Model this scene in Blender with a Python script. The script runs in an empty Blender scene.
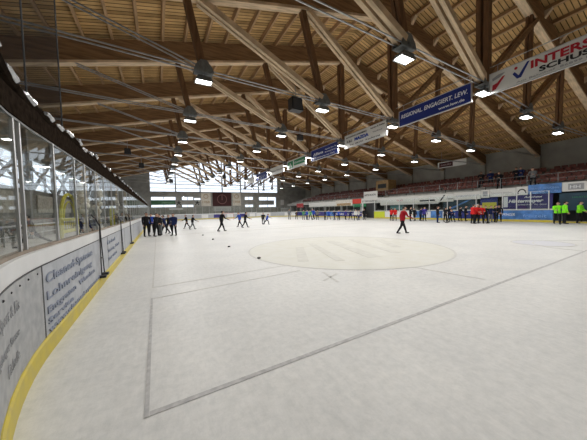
import bpy, bmesh, math, random
from mathutils import Vector, Matrix
random.seed(7)
S = bpy.context.scene
COL = S.collection
PI = math.pi

# ------------------------------------------------------------------ camera
F = 250.0
CX, CY, EYE = 293.5, 220.0, 1.65
def _rot():
    a = Vector(((158-CX)/F, -(213-CY)/F, -1)).normalized()
    b = Vector(((721-CX)/F, -(199-CY)/F, -1))
    b = (b - a*a.dot(b)).normalized()
    up = b.cross(a)
    return Matrix((b, a, up))
ROT = _rot()
cam = bpy.data.cameras.new('camera')
cam.sensor_width = 36; cam.lens = F/587*36; cam.clip_start = 0.05; cam.clip_end = 300
co = bpy.data.objects.new('camera', cam); COL.objects.link(co)
co.matrix_world = Matrix.Translation((0, 0, EYE)) @ ROT.to_4x4()
S.camera = co
def ray(px, py): return ROT @ Vector(((px-CX)/F, -(py-CY)/F, -1))
def ground(px, py, z=0.0):
    d = ray(px, py); t = (z-EYE)/d.z; return Vector((d.x*t, d.y*t, z))
def atX(px, py, X):
    d = ray(px, py); t = X/d.x; return Vector((X, d.y*t, EYE+d.z*t))
def atY(px, py, Y):
    d = ray(px, py); t = Y/d.y; return Vector((d.x*t, Y, EYE+d.z*t))

# ------------------------------------------------------------------ world, exposure
W = bpy.data.worlds.new('sky'); S.world = W; W.use_nodes = True
bg = W.node_tree.nodes['Background']
bg.inputs[0].default_value = (0.90, 0.95, 1.0, 1); bg.inputs[1].default_value = 1.6
S.view_settings.view_transform = 'Standard'; S.view_settings.look = 'None'
S.view_settings.gamma = 1; S.view_settings.use_curve_mapping = False
S.view_settings.exposure = 0.0
LAMP_W = 120.0
S.cycles.max_bounces = 8; S.cycles.diffuse_bounces = 4; S.cycles.transparent_max_bounces = 16

# ------------------------------------------------------------------ materials
MATS = {}
def mat(name, col, rough=.6, metal=0.0, var=0.0, scale=6.0, emit=None, strength=0, spec=.4, stretch=(1,1,1), bump=0.0, col2=None, obj_coord=True):
    if name in MATS: return MATS[name]
    m = bpy.data.materials.new(name); m.use_nodes = True
    nt = m.node_tree; N = nt.nodes; L = nt.links
    b = N['Principled BSDF']
    b.inputs['Base Color'].default_value = (*col, 1); b.inputs['Roughness'].default_value = rough
    b.inputs['Metallic'].default_value = metal; b.inputs['Specular IOR Level'].default_value = spec
    if emit:
        b.inputs['Emission Color'].default_value = (*emit, 1); b.inputs['Emission Strength'].default_value = strength
    if var or bump:
        tc = N.new('ShaderNodeTexCoord'); mp = N.new('ShaderNodeMapping'); nz = N.new('ShaderNodeTexNoise')
        mp.inputs['Scale'].default_value = stretch; nz.inputs['Scale'].default_value = scale; nz.inputs['Detail'].default_value = 6
        L.new(tc.outputs['Object'], mp.inputs['Vector']); L.new(mp.outputs[0], nz.inputs['Vector'])
        if var:
            mx = N.new('ShaderNodeMix'); mx.data_type = 'RGBA'
            c2 = col2 or tuple(max(0, c*(1-var)) for c in col)
            c1 = col if col2 else tuple(min(1, c*(1+var*.6)) for c in col)
            mx.inputs[6].default_value = (*c1, 1); mx.inputs[7].default_value = (*c2, 1)
            rp = N.new('ShaderNodeValToRGB'); rp.color_ramp.elements[0].position = .35; rp.color_ramp.elements[1].position = .68
            L.new(nz.outputs['Fac'], rp.inputs[0]); L.new(rp.outputs[0], mx.inputs[0]); L.new(mx.outputs[2], b.inputs['Base Color'])
        if bump:
            bp = N.new('ShaderNodeBump'); bp.inputs['Strength'].default_value = bump; bp.inputs['Distance'].default_value = .02
            L.new(nz.outputs['Fac'], bp.inputs['Height']); L.new(bp.outputs[0], b.inputs['Normal'])
    MATS[name] = m; return m

def ice_mat():
    m = bpy.data.materials.new('ice'); m.use_nodes = True
    nt = m.node_tree; N = nt.nodes; L = nt.links; b = N['Principled BSDF']
    b.inputs['Roughness'].default_value = .42; b.inputs['Specular IOR Level'].default_value = .35
    tc = N.new('ShaderNodeTexCoord')
    def noise(scale, stretch, detail=8, rough=.6):
        mp = N.new('ShaderNodeMapping'); mp.inputs['Scale'].default_value = stretch
        n = N.new('ShaderNodeTexNoise'); n.inputs['Scale'].default_value = scale; n.inputs['Detail'].default_value = detail
        n.inputs['Roughness'].default_value = rough
        L.new(tc.outputs['Object'], mp.inputs[0]); L.new(mp.outputs[0], n.inputs[0]); return n
    a = noise(.5, (1,1,1)); c = noise(9, (1,1,1), 10, .75); s = noise(6, (3,.5,1), 6, .8)
    def ramp(n, p0, p1, c0, c1):
        r = N.new('ShaderNodeValToRGB'); e = r.color_ramp.elements
        e[0].position = p0; e[1].position = p1; e[0].color = (*c0, 1); e[1].color = (*c1, 1)
        L.new(n.outputs['Fac'], r.inputs[0]); return r
    r1 = ramp(a, .35, .65, (.71,.715,.71), (.80,.80,.785))
    r2 = ramp(c, .36, .60, (.86,.87,.87), (1,1,1))
    r3 = ramp(s, .35, .62, (.92,.925,.93), (1,1,1))
    def mul(x, y):
        q = N.new('ShaderNodeMix'); q.data_type = 'RGBA'; q.blend_type = 'MULTIPLY'; q.inputs[0].default_value = 1
        L.new(x, q.inputs[6]); L.new(y, q.inputs[7]); return q.outputs[2]
    L.new(mul(mul(r1.outputs[0], r2.outputs[0]), r3.outputs[0]), b.inputs['Base Color'])
    bp = N.new('ShaderNodeBump'); bp.inputs['Strength'].default_value = .25; bp.inputs['Distance'].default_value = .01
    L.new(c.outputs['Fac'], bp.inputs['Height']); L.new(bp.outputs[0], b.inputs['Normal'])
    return m

def board_mat(name, c1, c2, pitch):
    """roof boarding: narrow boards running across the hall, dark joints between them"""
    m = bpy.data.materials.new(name); m.use_nodes = True
    nt = m.node_tree; N = nt.nodes; L = nt.links; b = N['Principled BSDF']; b.inputs['Roughness'].default_value = .75
    b.inputs['Specular IOR Level'].default_value = .2
    tc = N.new('ShaderNodeTexCoord'); sp = N.new('ShaderNodeSeparateXYZ'); L.new(tc.outputs['Object'], sp.inputs[0])
    mu = N.new('ShaderNodeMath'); mu.operation = 'MULTIPLY'; mu.inputs[1].default_value = 1/pitch; L.new(sp.outputs['Y'], mu.inputs[0])
    fr = N.new('ShaderNodeMath'); fr.operation = 'FRACT'; L.new(mu.outputs[0], fr.inputs[0])
    fl = N.new('ShaderNodeMath'); fl.operation = 'FLOOR'; L.new(mu.outputs[0], fl.inputs[0])
    wn = N.new('ShaderNodeTexWhiteNoise'); wn.noise_dimensions = '1D'; L.new(fl.outputs[0], wn.inputs['W'])
    mx = N.new('ShaderNodeMix'); mx.data_type = 'RGBA'; mx.inputs[6].default_value = (*c1, 1); mx.inputs[7].default_value = (*c2, 1)
    L.new(wn.outputs['Value'], mx.inputs[0])
    nz = N.new('ShaderNodeTexNoise'); nz.inputs['Scale'].default_value = 1.2; nz.inputs['Detail'].default_value = 5; L.new(tc.outputs['Object'], nz.inputs[0])
    rn = N.new('ShaderNodeMapRange'); rn.inputs[1].default_value = .3; rn.inputs[2].default_value = .7; rn.inputs[3].default_value = .75; rn.inputs[4].default_value = 1.15
    L.new(nz.outputs['Fac'], rn.inputs[0])
    ln = N.new('ShaderNodeMath'); ln.operation = 'GREATER_THAN'; ln.inputs[1].default_value = .2; L.new(fr.outputs[0], ln.inputs[0])
    l2 = N.new('ShaderNodeMapRange'); l2.inputs[3].default_value = .18; l2.inputs[4].default_value = 1; L.new(ln.outputs[0], l2.inputs[0])
    m3 = N.new('ShaderNodeMath'); m3.operation = 'MULTIPLY'; L.new(rn.outputs[0], m3.inputs[0]); L.new(l2.outputs[0], m3.inputs[1])
    vm = N.new('ShaderNodeVectorMath'); vm.operation = 'SCALE'; L.new(mx.outputs[2], vm.inputs[0]); L.new(m3.outputs[0], vm.inputs['Scale'])
    L.new(vm.outputs[0], b.inputs['Base Color'])
    return m

def clear_mat(name, tint, fac, gloss_col=(1,1,1), rough=.02, fres=True):
    m = bpy.data.materials.new(name); m.use_nodes = True
    nt = m.node_tree; N = nt.nodes; L = nt.links; N.remove(N['Principled BSDF'])
    t = N.new('ShaderNodeBsdfTransparent'); t.inputs[0].default_value = (*tint, 1)
    g = N.new('ShaderNodeBsdfGlossy'); g.inputs['Color'].default_value = (*gloss_col, 1); g.inputs['Roughness'].default_value = rough
    mx = N.new('ShaderNodeMixShader'); out = N['Material Output']
    if fres:
        f = N.new('ShaderNodeLayerWeight'); f.inputs[0].default_value = .5
        pw = N.new('ShaderNodeMath'); pw.operation = 'POWER'; pw.inputs[1].default_value = 3
        mm = N.new('ShaderNodeMath'); mm.operation = 'MULTIPLY_ADD'; mm.inputs[1].default_value = fac; mm.inputs[2].default_value = .03; mm.use_clamp = True
        L.new(f.outputs['Facing'], pw.inputs[0]); L.new(pw.outputs[0], mm.inputs[0]); L.new(mm.outputs[0], mx.inputs[0])
    else: mx.inputs[0].default_value = fac
    L.new(t.outputs[0], mx.inputs[1]); L.new(g.outputs[0], mx.inputs[2]); L.new(mx.outputs[0], out.inputs[0])
    return m
def net_mat():
    m = bpy.data.materials.new('black_netting'); m.use_nodes = True
    nt = m.node_tree; N = nt.nodes; L = nt.links; N.remove(N['Principled BSDF'])
    t = N.new('ShaderNodeBsdfTransparent'); d = N.new('ShaderNodeBsdfDiffuse'); d.inputs[0].default_value = (.02,.02,.02,1)
    mx = N.new('ShaderNodeMixShader'); mx.inputs[0].default_value = .33
    L.new(t.outputs[0], mx.inputs[1]); L.new(d.outputs[0], mx.inputs[2]); L.new(mx.outputs[0], N['Material Output'].inputs[0])
    return m

M_ICE = ice_mat()
M_LINE = mat('ice_line', (.40,.40,.41), .5, var=.25, scale=14, col2=(.56,.56,.56))
M_CIRC = mat('ice_circle_line', (.56,.56,.54), .5, var=.2, scale=10, col2=(.65,.65,.63))
M_CFILL = mat('ice_circle_fill', (.66,.66,.60), .45, var=.1, scale=2.5, col2=(.70,.705,.67))
M_CLOGO = mat('ice_circle_logo', (.60,.60,.56), .5, var=.1, scale=3, col2=(.68,.68,.64))
M_BOARDS = board_mat('roof_boarding', (.66,.42,.18), (.37,.225,.09), .24)
M_RAFT = mat('rafter_timber', (.26,.15,.075), .6, var=.35, scale=3, stretch=(.3,3,3), spec=.25)
M_DARKW = mat('strut_timber', (.17,.09,.045), .6, var=.3, scale=3, stretch=(3,3,.4), spec=.25)
M_PALEW = mat('brace_timber', (.66,.50,.33), .6, var=.3, scale=3, stretch=(.5,3,.5), spec=.25)  # pale timber, with light caught by the undersides put into the tone
M_PURL = mat('purlin_timber', (.44,.28,.15), .65, var=.3, scale=3, stretch=(3,.3,3), spec=.2)
M_STEEL = mat('galvanised_steel', (.42,.42,.43), .4, .7, var=.2, scale=5)
M_GUSS = mat('gusset_steel', (.17,.18,.18), .55, .3, var=.3, scale=6)
M_LENS = mat('lamp_lens', (1,1,1), .3, emit=(1,.99,.95), strength=9)
M_CONC = mat('concrete', (.42,.42,.40), .85, var=.2, scale=1.5)
M_CONCF = mat('concrete_floor', (.74,.74,.72), .8, var=.15, scale=1.2)  # pale tone stands in for ice mirrored in the left glass
M_GREYW = mat('grey_wall', (.36,.345,.30), .85, var=.15, scale=.8)
M_CLAD = mat('grey_cladding', (.26,.26,.235), .8, var=.3, scale=2, stretch=(1,1,6))
M_ENDW = mat('end_wall_grey', (.34,.34,.32), .85, var=.2, scale=1)
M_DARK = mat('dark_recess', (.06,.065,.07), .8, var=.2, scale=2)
M_WHITE = mat('white_board', (.70,.71,.72), .4, var=.06, scale=3)
M_ADV = mat('advert_board', (.46,.48,.52), .45, var=.25, scale=7, col2=(.36,.38,.42))
M_ADV0 = mat('marked_advert_board', (.42,.43,.44), .5, var=.4, scale=9, col2=(.30,.31,.33))
M_YEL = mat('yellow_kick_strip', (.62,.50,.05), .5, var=.25, scale=5, col2=(.50,.42,.12))
M_BLACK = mat('black_rubber', (.02,.02,.022), .5)
M_ALU = mat('aluminium', (.55,.56,.57), .35, .6)
M_WOODST = mat('ledge_timber', (.30,.25,.20), .7, var=.2, scale=5)
M_GLASS = clear_mat('rink_glass', (.95,.97,.96), .24)
M_WGLASS = clear_mat('window_glass', (.95,.97,1.0), .6)
M_NET = net_mat()
M_NAVY = mat('navy_blue', (.015,.03,.19), .45)
M_BLUE = mat('advert_blue', (.07,.20,.50), .45, var=.4, scale=2)
M_TEAL = mat('advert_teal', (.012,.045,.075), .45, var=.4, scale=1)
M_PURP = mat('advert_purple', (.04,.035,.18), .45, var=.2, scale=1)
M_RED = mat('sign_red', (.62,.04,.02), .5)
M_DRED = mat('dark_red', (.055,.016,.018), .7, var=.2, scale=1)
M_GREEN = mat('sign_green', (.02,.22,.09), .5)
M_LIME = mat('lime_yellow', (.55,.62,.03), .5)
M_CREAM = mat('cream_cloth', (.80,.76,.69), .8, var=.15, scale=2, col2=(.62,.59,.53))
M_SIGNW = mat('sign_white', (.66,.66,.64), .5)
M_BTEXT = mat('print_black', (.015,.015,.02), .5)
M_WTEXT = mat('print_white', (.78,.80,.84), .5)
M_RTEXT = mat('print_red', (.42,.015,.03), .5)
M_GTEXT = mat('print_grey_blue', (.25,.28,.36), .5)
M_GREY = mat('print_grey', (.30,.31,.33), .5)
M_SEAT = mat('red_seat', (.15,.045,.035), .6, var=.3, scale=3)
M_TAN = mat('tan_wood', (.42,.27,.12), .6, var=.2, scale=3)
M_MUNT = mat('window_frame_grey', (.26,.27,.27), .5)
M_SPK = mat('speaker_black', (.02,.02,.022), .5)
M_YFR = mat('yellow_frame', (.62,.58,.08), .5)
M_SILV = mat('silver_foil', (.55,.56,.58), .25, .5, var=.3, scale=8)

# ------------------------------------------------------------------ helpers
def tag(o, label=None, cat=None, group=None, kind=None):
    if label: o['label'] = label
    if cat: o['category'] = cat
    if group: o['group'] = group
    if kind: o['kind'] = kind
    return o
class MB:
    def __init__(s): s.bm = bmesh.new()
    def box(s, x0, y0, z0, x1, y1, z1):
        vs = [s.bm.verts.new((x, y, z)) for x in (x0, x1) for y in (y0, y1) for z in (z0, z1)]
        for f in ((0,1,3,2),(4,6,7,5),(0,4,5,1),(2,3,7,6),(0,2,6,4),(1,5,7,3)): s.bm.faces.new([vs[i] for i in f])
        return s
    def beam(s, p, q, w, h, side=(0,1,0)):
        """square-section bar from p to q: w along side, h across"""
        p, q = Vector(p), Vector(q); d = (q-p).normalized(); sd = Vector(side); sd = (sd-d*sd.dot(d)).normalized(); u = d.cross(sd)
        vs = []
        for c in (p, q):
            for a, b in ((-1,-1),(1,-1),(1,1),(-1,1)): vs.append(s.bm.verts.new(c+sd*a*w/2+u*b*h/2))
        for f in ((3,2,1,0),(4,5,6,7),(0,1,5,4),(1,2,6,5),(2,3,7,6),(3,0,4,7)): s.bm.faces.new([vs[i] for i in f])
        return s
    def tube(s, pts, r, n=8, r2=None, cap=True):
        pts = [Vector(p) for p in pts]; rings = []
        for i, p in enumerate(pts):
            d = (pts[min(i+1, len(pts)-1)]-pts[max(i-1, 0)]).normalized()
            a = d.orthogonal().normalized() if i == 0 else (A - d*A.dot(d)).normalized()
            A = a; b = d.cross(a)
            rr = r if r2 is None else r+(r2-r)*i/(len(pts)-1)
            rings.append([s.bm.verts.new(p+(a*math.cos(t*2*PI/n)+b*math.sin(t*2*PI/n))*rr) for t in range(n)])
        for r0, r1 in zip(rings, rings[1:]):
            for t in range(n): s.bm.faces.new((r0[t], r0[(t+1)%n], r1[(t+1)%n], r1[t]))
        if cap: s.bm.faces.new(rings[0][::-1]); s.bm.faces.new(rings[-1])
        return s
    def lathe(s, c, prof, n=12):
        c = Vector(c); rings = []
        for r, z in prof: rings.append([s.bm.verts.new(c+Vector((r*math.cos(t*2*PI/n), r*math.sin(t*2*PI/n), z))) for t in range(n)])
        for r0, r1 in zip(rings, rings[1:]):
            for t in range(n): s.bm.faces.new((r0[t], r0[(t+1)%n], r1[(t+1)%n], r1[t]))
        s.bm.faces.new(rings[0][::-1]); s.bm.faces.new(rings[-1]); return s
    def prism(s, pts, d):
        """closed outline pts pushed along vector d"""
        d = Vector(d); a = [s.bm.verts.new(p) for p in pts]; b = [s.bm.verts.new(Vector(p)+d) for p in pts]; n = len(pts)
        s.bm.faces.new(a[::-1]); s.bm.faces.new(b)
        for i in range(n): s.bm.faces.new((a[i], a[(i+1)%n], b[(i+1)%n], b[i]))
        return s
    def ell(s, c, rx, ry, rz, u=10, v=7):
        r = bmesh.ops.create_uvsphere(s.bm, u_segments=u, v_segments=v, radius=1)
        bmesh.ops.transform(s.bm, matrix=Matrix.Translation(c) @ Matrix.Diagonal((rx, ry, rz, 1)), verts=r['verts']); return s
    def build(s, name, m, parent=None, smooth=False):
        bmesh.ops.recalc_face_normals(s.bm, faces=s.bm.faces)
        me = bpy.data.meshes.new(name); s.bm.to_mesh(me); s.bm.free()
        if m: me.materials.append(m)
        if smooth:
            for p in me.polygons: p.use_smooth = True
        o = bpy.data.objects.new(name, me); COL.objects.link(o)
        if parent: o.parent = parent
        return o
def empty(name, loc=(0,0,0), rz=0):
    o = bpy.data.objects.new(name, None); COL.objects.link(o); o.location = loc; o.rotation_euler = (0,0,rz)
    o.empty_display_size = .1
    return o
def thing(name, label, cat, loc=(0,0,0), rz=0, group=None):
    return tag(empty(name, loc, rz), label, cat, group)
def struct(name, mb, m): return tag(mb.build(name, m), kind='structure')
KIDS = {}
def copy_tree(o, parent=None):
    c = o.copy(); COL.objects.link(c); c.parent = parent
    for ch in [x for x in ALLKIDS(o)]: copy_tree(ch, c)
    return c
def ALLKIDS(o): return [x for x in COL.objects if x.parent == o] if o.name not in KIDS else KIDS[o.name]

def text(body, origin, xd, m, parent, width=None, size=1.0, name='lettering', yd=(0,0,1), shear=0, depth=.01, bold=0):
    cu = bpy.data.curves.new('t', 'FONT'); cu.body = body; cu.size = 1; cu.extrude = .012; cu.shear = shear; cu.offset = bold
    cu.resolution_u = 3
    t = bpy.data.objects.new('t', cu); COL.objects.link(t)
    dg = bpy.context.evaluated_depsgraph_get(); me = bpy.data.meshes.new_from_object(t.evaluated_get(dg))
    bpy.data.objects.remove(t); bpy.data.curves.remove(cu)
    xs = [v.co.x for v in me.vertices]; x0 = min(xs); w = max(xs)-x0
    sx = width/w if width else size
    xd = Vector(xd).normalized(); yd = Vector(yd).normalized(); zd = xd.cross(yd)
    o3 = Vector(origin)
    for v in me.vertices: v.co = o3 + xd*(v.co.x-x0)*sx + yd*v.co.y*size + zd*v.co.z
    me.materials.clear(); me.materials.append(m)
    o = bpy.data.objects.new(name, me); COL.objects.link(o)
    if parent: o.parent = parent
    return o

ORD = ['first','second','third','fourth','fifth','sixth','seventh','eighth','ninth','tenth','eleventh','twelfth']
# ------------------------------------------------------------------ setting
XL, XR, Y0, Y1 = -8.4, 37.6, -10.0, 62.0      # hall
BL, BR, BE = -1.225, 29.6, 58.0                # inner faces of the boards
def roofL(x): return 10.3+.25*x               # underside of the rafters
def roofR(x): return 13.8-.30*(x-14)
RH = 1.25                                     # rafter depth, purlins and boarding above

f = MB(); f.box(XL, Y0, -.3, XR, Y1, -.03); struct('floor', f, M_CONC)
# ice sheet
def rink_outline(inset=0.0, n=10):
    P = []
    for cx, cy, a0, R in ((BL+6, 4.05, PI, 6), (BR-6, 4.05, 1.5*PI, 6), (BR-8.5, BE-8.5, 0, 8.5), (BL+8.5, BE-8.5, .5*PI, 8.5)):
        for i in range(n+1):
            a = a0+i*PI/2/n; P.append(Vector((cx+R*math.cos(a), cy+R*math.sin(a), 0)))
    return P
f = MB(); f.prism([p+Vector((0,0,-.03)) for p in rink_outline(0, 24)], (0,0,.03))
ice = f.build('floor', M_ICE); tag(ice, kind='structure')
f = MB(); f.box(XL, Y0, -.03, BL-.16, Y1, 0); f.box(BR+.16, Y0, -.03, XR, Y1, 0); f.box(BL-.16, BE+.16, -.03, BR+.16, Y1, 0); f.box(BL-.16, Y0, -.03, BR+.16, -4.4, 0)
struct('floor', f, M_CONCF)
# lines seen in the ice
def flat(name, pts, m, z=.002): struct(name, MB().prism([Vector((x, y, z)) for x, y in pts], (0,0,.002)), m)
def line(n, p, q, w, m=None, z=.002):
    p, q = Vector(p), Vector(q); s = (q-p).orthogonal().normalized()*w/2
    flat('trim_%d' % n, [tuple(p-s), tuple(q-s), tuple(q+s), tuple(p+s)], m or M_LINE, z)
line(1, (-.13,2.33), (13.0,2.72), .055)
line(2, (-.15,2.30), (-.17,5.54), .035, None, .0045)
line(3, (-.17,6.29), (-.2,21.4), .035, M_CIRC)
a, b = ground(153.5,298.5), ground(300,270.5); line(4, (a.x,a.y), (b.x,b.y), .04, M_CIRC)
a, b = ground(153.5,287.5), ground(285,265.5); line(5, (a.x,a.y), (b.x,b.y), .035, M_CIRC)
a, b = ground(412,267), ground(485,279.5); line(6, (a.x,a.y), (b.x,b.y), .06, M_CIRC)
a, b = ground(323,272), ground(338,282); line(7, (a.x,a.y), (b.x,b.y), .06, M_CIRC)
a, b = ground(337,273.5), ground(324,280.5); line(8, (a.x,a.y), (b.x,b.y), .06, M_CIRC)
line(9, (-1, 20.5), (29.5, 20.5), .3, M_CIRC); line(10, (-1, 27), (29.5, 27), .3, M_CIRC)
CC = (6.9, 8.3)
f = MB(); f.lathe((CC[0], CC[1], 0), [(3.98,.001),(3.98,.003)], 64); struct('trim_11', f, M_CFILL)
def ring(n, c, r0, r1, a0, a1, m, z=.0035, k=64):
    f = MB(); A = []
    for i in range(k+1):
        t = a0+(a1-a0)*i/k; A.append([f.bm.verts.new((c[0]+r*math.cos(t), c[1]+r*math.sin(t), z+dz)) for r in (r0, r1) for dz in (0, .002)])
    for p, q in zip(A, A[1:]):
        for i, j in ((0,1),(1,3),(3,2),(2,0)): f.bm.faces.new((p[i], q[i], q[j], p[j]))
    struct('trim_%d' % n, f, m)
ring(12, CC, 3.95, 4.02, 0, 2*PI, M_CIRC)
ring(13, (14.0, 4.2), .93, 1.0, 0, 2*PI, M_CIRC)
flat('trim_14', [(14.0+.93*math.cos(t*PI/16), 4.2+.93*math.sin(t*PI/16)) for t in range(32)], mat('crease_fill', (.60,.61,.66), .5), .002)
ring(20, (14.4, 2.75), 1.75, 1.8, 0, PI, M_CIRC)
for i, (dx, w, l) in enumerate(((-2.3,.35,3.6),(-1.3,.3,4.8),(.0,.5,5.2),(1.2,.3,5.0),(2.3,.35,3.2))):
    p = Vector((CC[0]+dx-.6, CC[1]-l/2+.3)); q = Vector((CC[0]+dx+.8, CC[1]+l/2-.6)); line(15+i, p, q, w, M_CLOGO, .0045)

# walls: left wall with an added glazed band, end wall with windows, right wall, back wall
def wall_with_holes(name, axis, at, th, u0, u1, top, holes, m):
    """axis 'X': wall at x=at running along Y; 'Y': wall at y=at along X. top(u) gives the height. holes: (u0,u1,z0,z1)"""
    us = sorted({u0, u1, *[h[0] for h in holes], *[h[1] for h in holes], *([14.0] if axis == 'Y' else [])})
    f = MB()
    for a, b in zip(us, us[1:]):
        mid = (a+b)/2; hs = sorted([h for h in holes if h[0] <= mid <= h[1]], key=lambda h: h[2])
        z = -.03
        def quad(zl, zl2, zh, zh2):
            if axis == 'X': P = [(at,a,zl),(at,b,zl2),(at,b,zh2),(at,a,zh)]; d = (th,0,0)
            else: P = [(a,at,zl),(b,at,zl2),(b,at,zh2),(a,at,zh)]; d = (0,th,0)
            f.prism([Vector(p) for p in P], d)
        for h in hs:
            if h[2] > z+1e-4: quad(z, z, h[2], h[2])
            z = h[3]
        if callable(z): continue
        if z < min(top(a), top(b)): quad(z, z, top(a), top(b))
    return struct(name, f, m)
WT = 12.0
topE = lambda x: (roofL(x) if x <= 14 else roofR(x))+RH+.15
wall_with_holes('wall_left', 'X', XL-.3, .3, Y0, Y1, lambda y: topE(XL)+.3, [(2.0, 60.0, 3.65, 6.1)], M_CLAD)
wall_with_holes('wall_right', 'X', XR, .3, Y0, Y1, lambda y: topE(XR)+.3, [], M_GREYW)
wall_with_holes('wall_back', 'Y', Y0-.3, .3, XL, XR, topE, [], M_GREYW)
# end wall: holes up to the roof line cut in strips
EH = [(-1.2, 3.6, 4.45, 5.15), (-1.2, 3.6, 2.9, 3.4), (4.9, 7.3, 4.45, 5.15), (4.9, 7.3, 2.85, 3.35), (7.5, 8.9, 4.4, 4.9),
      (19.6, 21.8, 4.45, 5.2), (19.6, 21.8, 2.6, 3.2), (23.4, 28.3, 4.3, 5.15), (23.4, 28.3, 2.55, 3.1), (27.7, 28.3, 3.1, 4.3)]
E = MB()
def wq(x0, x1, zl, fh=None, zh=None):
    h0, h1 = (topE(x0), topE(x1)) if zh is None else (zh, zh)
    E.prism([Vector((x0,Y1,zl)), Vector((x1,Y1,zl)), Vector((x1,Y1,h1)), Vector((x0,Y1,h0))], (0,.3,0))
wq(XL, -1.4, -.03); wq(28.9, XR, -.03)
lo = sorted({-1.4, 28.9, *[h[0] for h in EH], *[h[1] for h in EH]})
for a, b in zip(lo, lo[1:]):
    z = -.03
    for h in sorted([h for h in EH if h[0] <= (a+b)/2 <= h[1]], key=lambda h: h[2]):
        if h[2] > z+1e-3: wq(a, b, z, zh=h[2])
        z = h[3]
    wq(a, b, z, zh=6.15)
struct('wall_end', E, M_ENDW)
# upper gable window: full-width glazing with mullions
mull = [-1.4, 3.7, 8.9, 14.0, 18.6, 23.4, 28.9]
g = MB(); pts = [Vector((-1.4,Y1+.14,6.15)), Vector((28.9,Y1+.14,6.15)), Vector((28.9,Y1+.14,topE(28.9))), Vector((14,Y1+.14,topE(14))), Vector((-1.4,Y1+.14,topE(-1.4)))]
g.prism(pts, (0,.02,0)); win = struct('window_1', g, M_WGLASS)
g = MB()
for x in mull: g.box(x-.12, Y1+.02, 6.15, x+.12, Y1+.26, topE(x)-.05)
g.build('mullion', M_MUNT, win)
g = MB()
for z in (6.25, 7.1, 8.0): g.box(-1.4, Y1+.05, z-.05, 28.9, Y1+.22, z+.05)
g.box(-1.4, Y1+.02, 6.1, 28.9, Y1+.28, 6.35)
g.build('transom', M_MUNT, win)
for i, h in enumerate(EH):
    w = struct('window_%d' % (i+2), MB().box(h[0], Y1+.14, h[2], h[1], Y1+.16, h[3]), M_WGLASS)
    if h[1]-h[0] > 2: MB().box((h[0]+h[1])/2-.05, Y1+.1, h[2], (h[0]+h[1])/2+.05, Y1+.2, h[3]).build('mullion', M_MUNT, w)
# left window band, added to mimic windows mirrored in the rink glass
w = struct('window_20', MB().box(XL-.16, 2, 3.65, XL-.14, 60, 6.1), M_WGLASS)
g = MB()
for k in range(24): g.box(XL-.22, 2+k*2.5-.06, 3.65, XL-.08, 2+k*2.5+.06, 6.1)
g.build('mullion', M_MUNT, w)
g = MB()
for z in (4.25, 5.2): g.box(XL-.2, 2, z-.05, XL-.1, 60, z+.05)
g.build('transom', M_MUNT, w)

# roof boarding
for nm, xa, xb, fn in (('ceiling', XL-.3, 14.0, roofL), ('ceiling', 14.0, XR+.3, roofR)):
    f = MB(); za, zb = fn(xa)+RH+.22, fn(xb)+RH+.22
    f.prism([Vector((xa,Y0-.3,za)), Vector((xb,Y0-.3,zb)), Vector((xb,Y0-.3,zb+.2)), Vector((xa,Y0-.3,za+.2))], (0, Y1-Y0+.6, 0))
    struct(nm, f, M_BOARDS)

# ------------------------------------------------------------------ purlins
def purlin(x, fn, lab, grp):
    s = fn(1)-fn(0); z = fn(x)+RH+.03
    f = MB(); f.beam((x, Y0+.02, z+.08), (x, Y1-.02, z+.08), .13, .30, (1,0,s))
    o = f.build('purlin', M_PURL); tag(o, lab, 'roof beam', grp)
x = -7.9
while x < 13.6:
    purlin(x, roofL, 'brown timber purlin running lengthwise under the left roof slope', 'purlins of the left roof slope'); x += 1.22
x = 14.6
while x < 37.2:
    purlin(x, roofR, 'brown timber purlin running lengthwise under the right roof slope', 'purlins of the right roof slope'); x += 1.22

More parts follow.
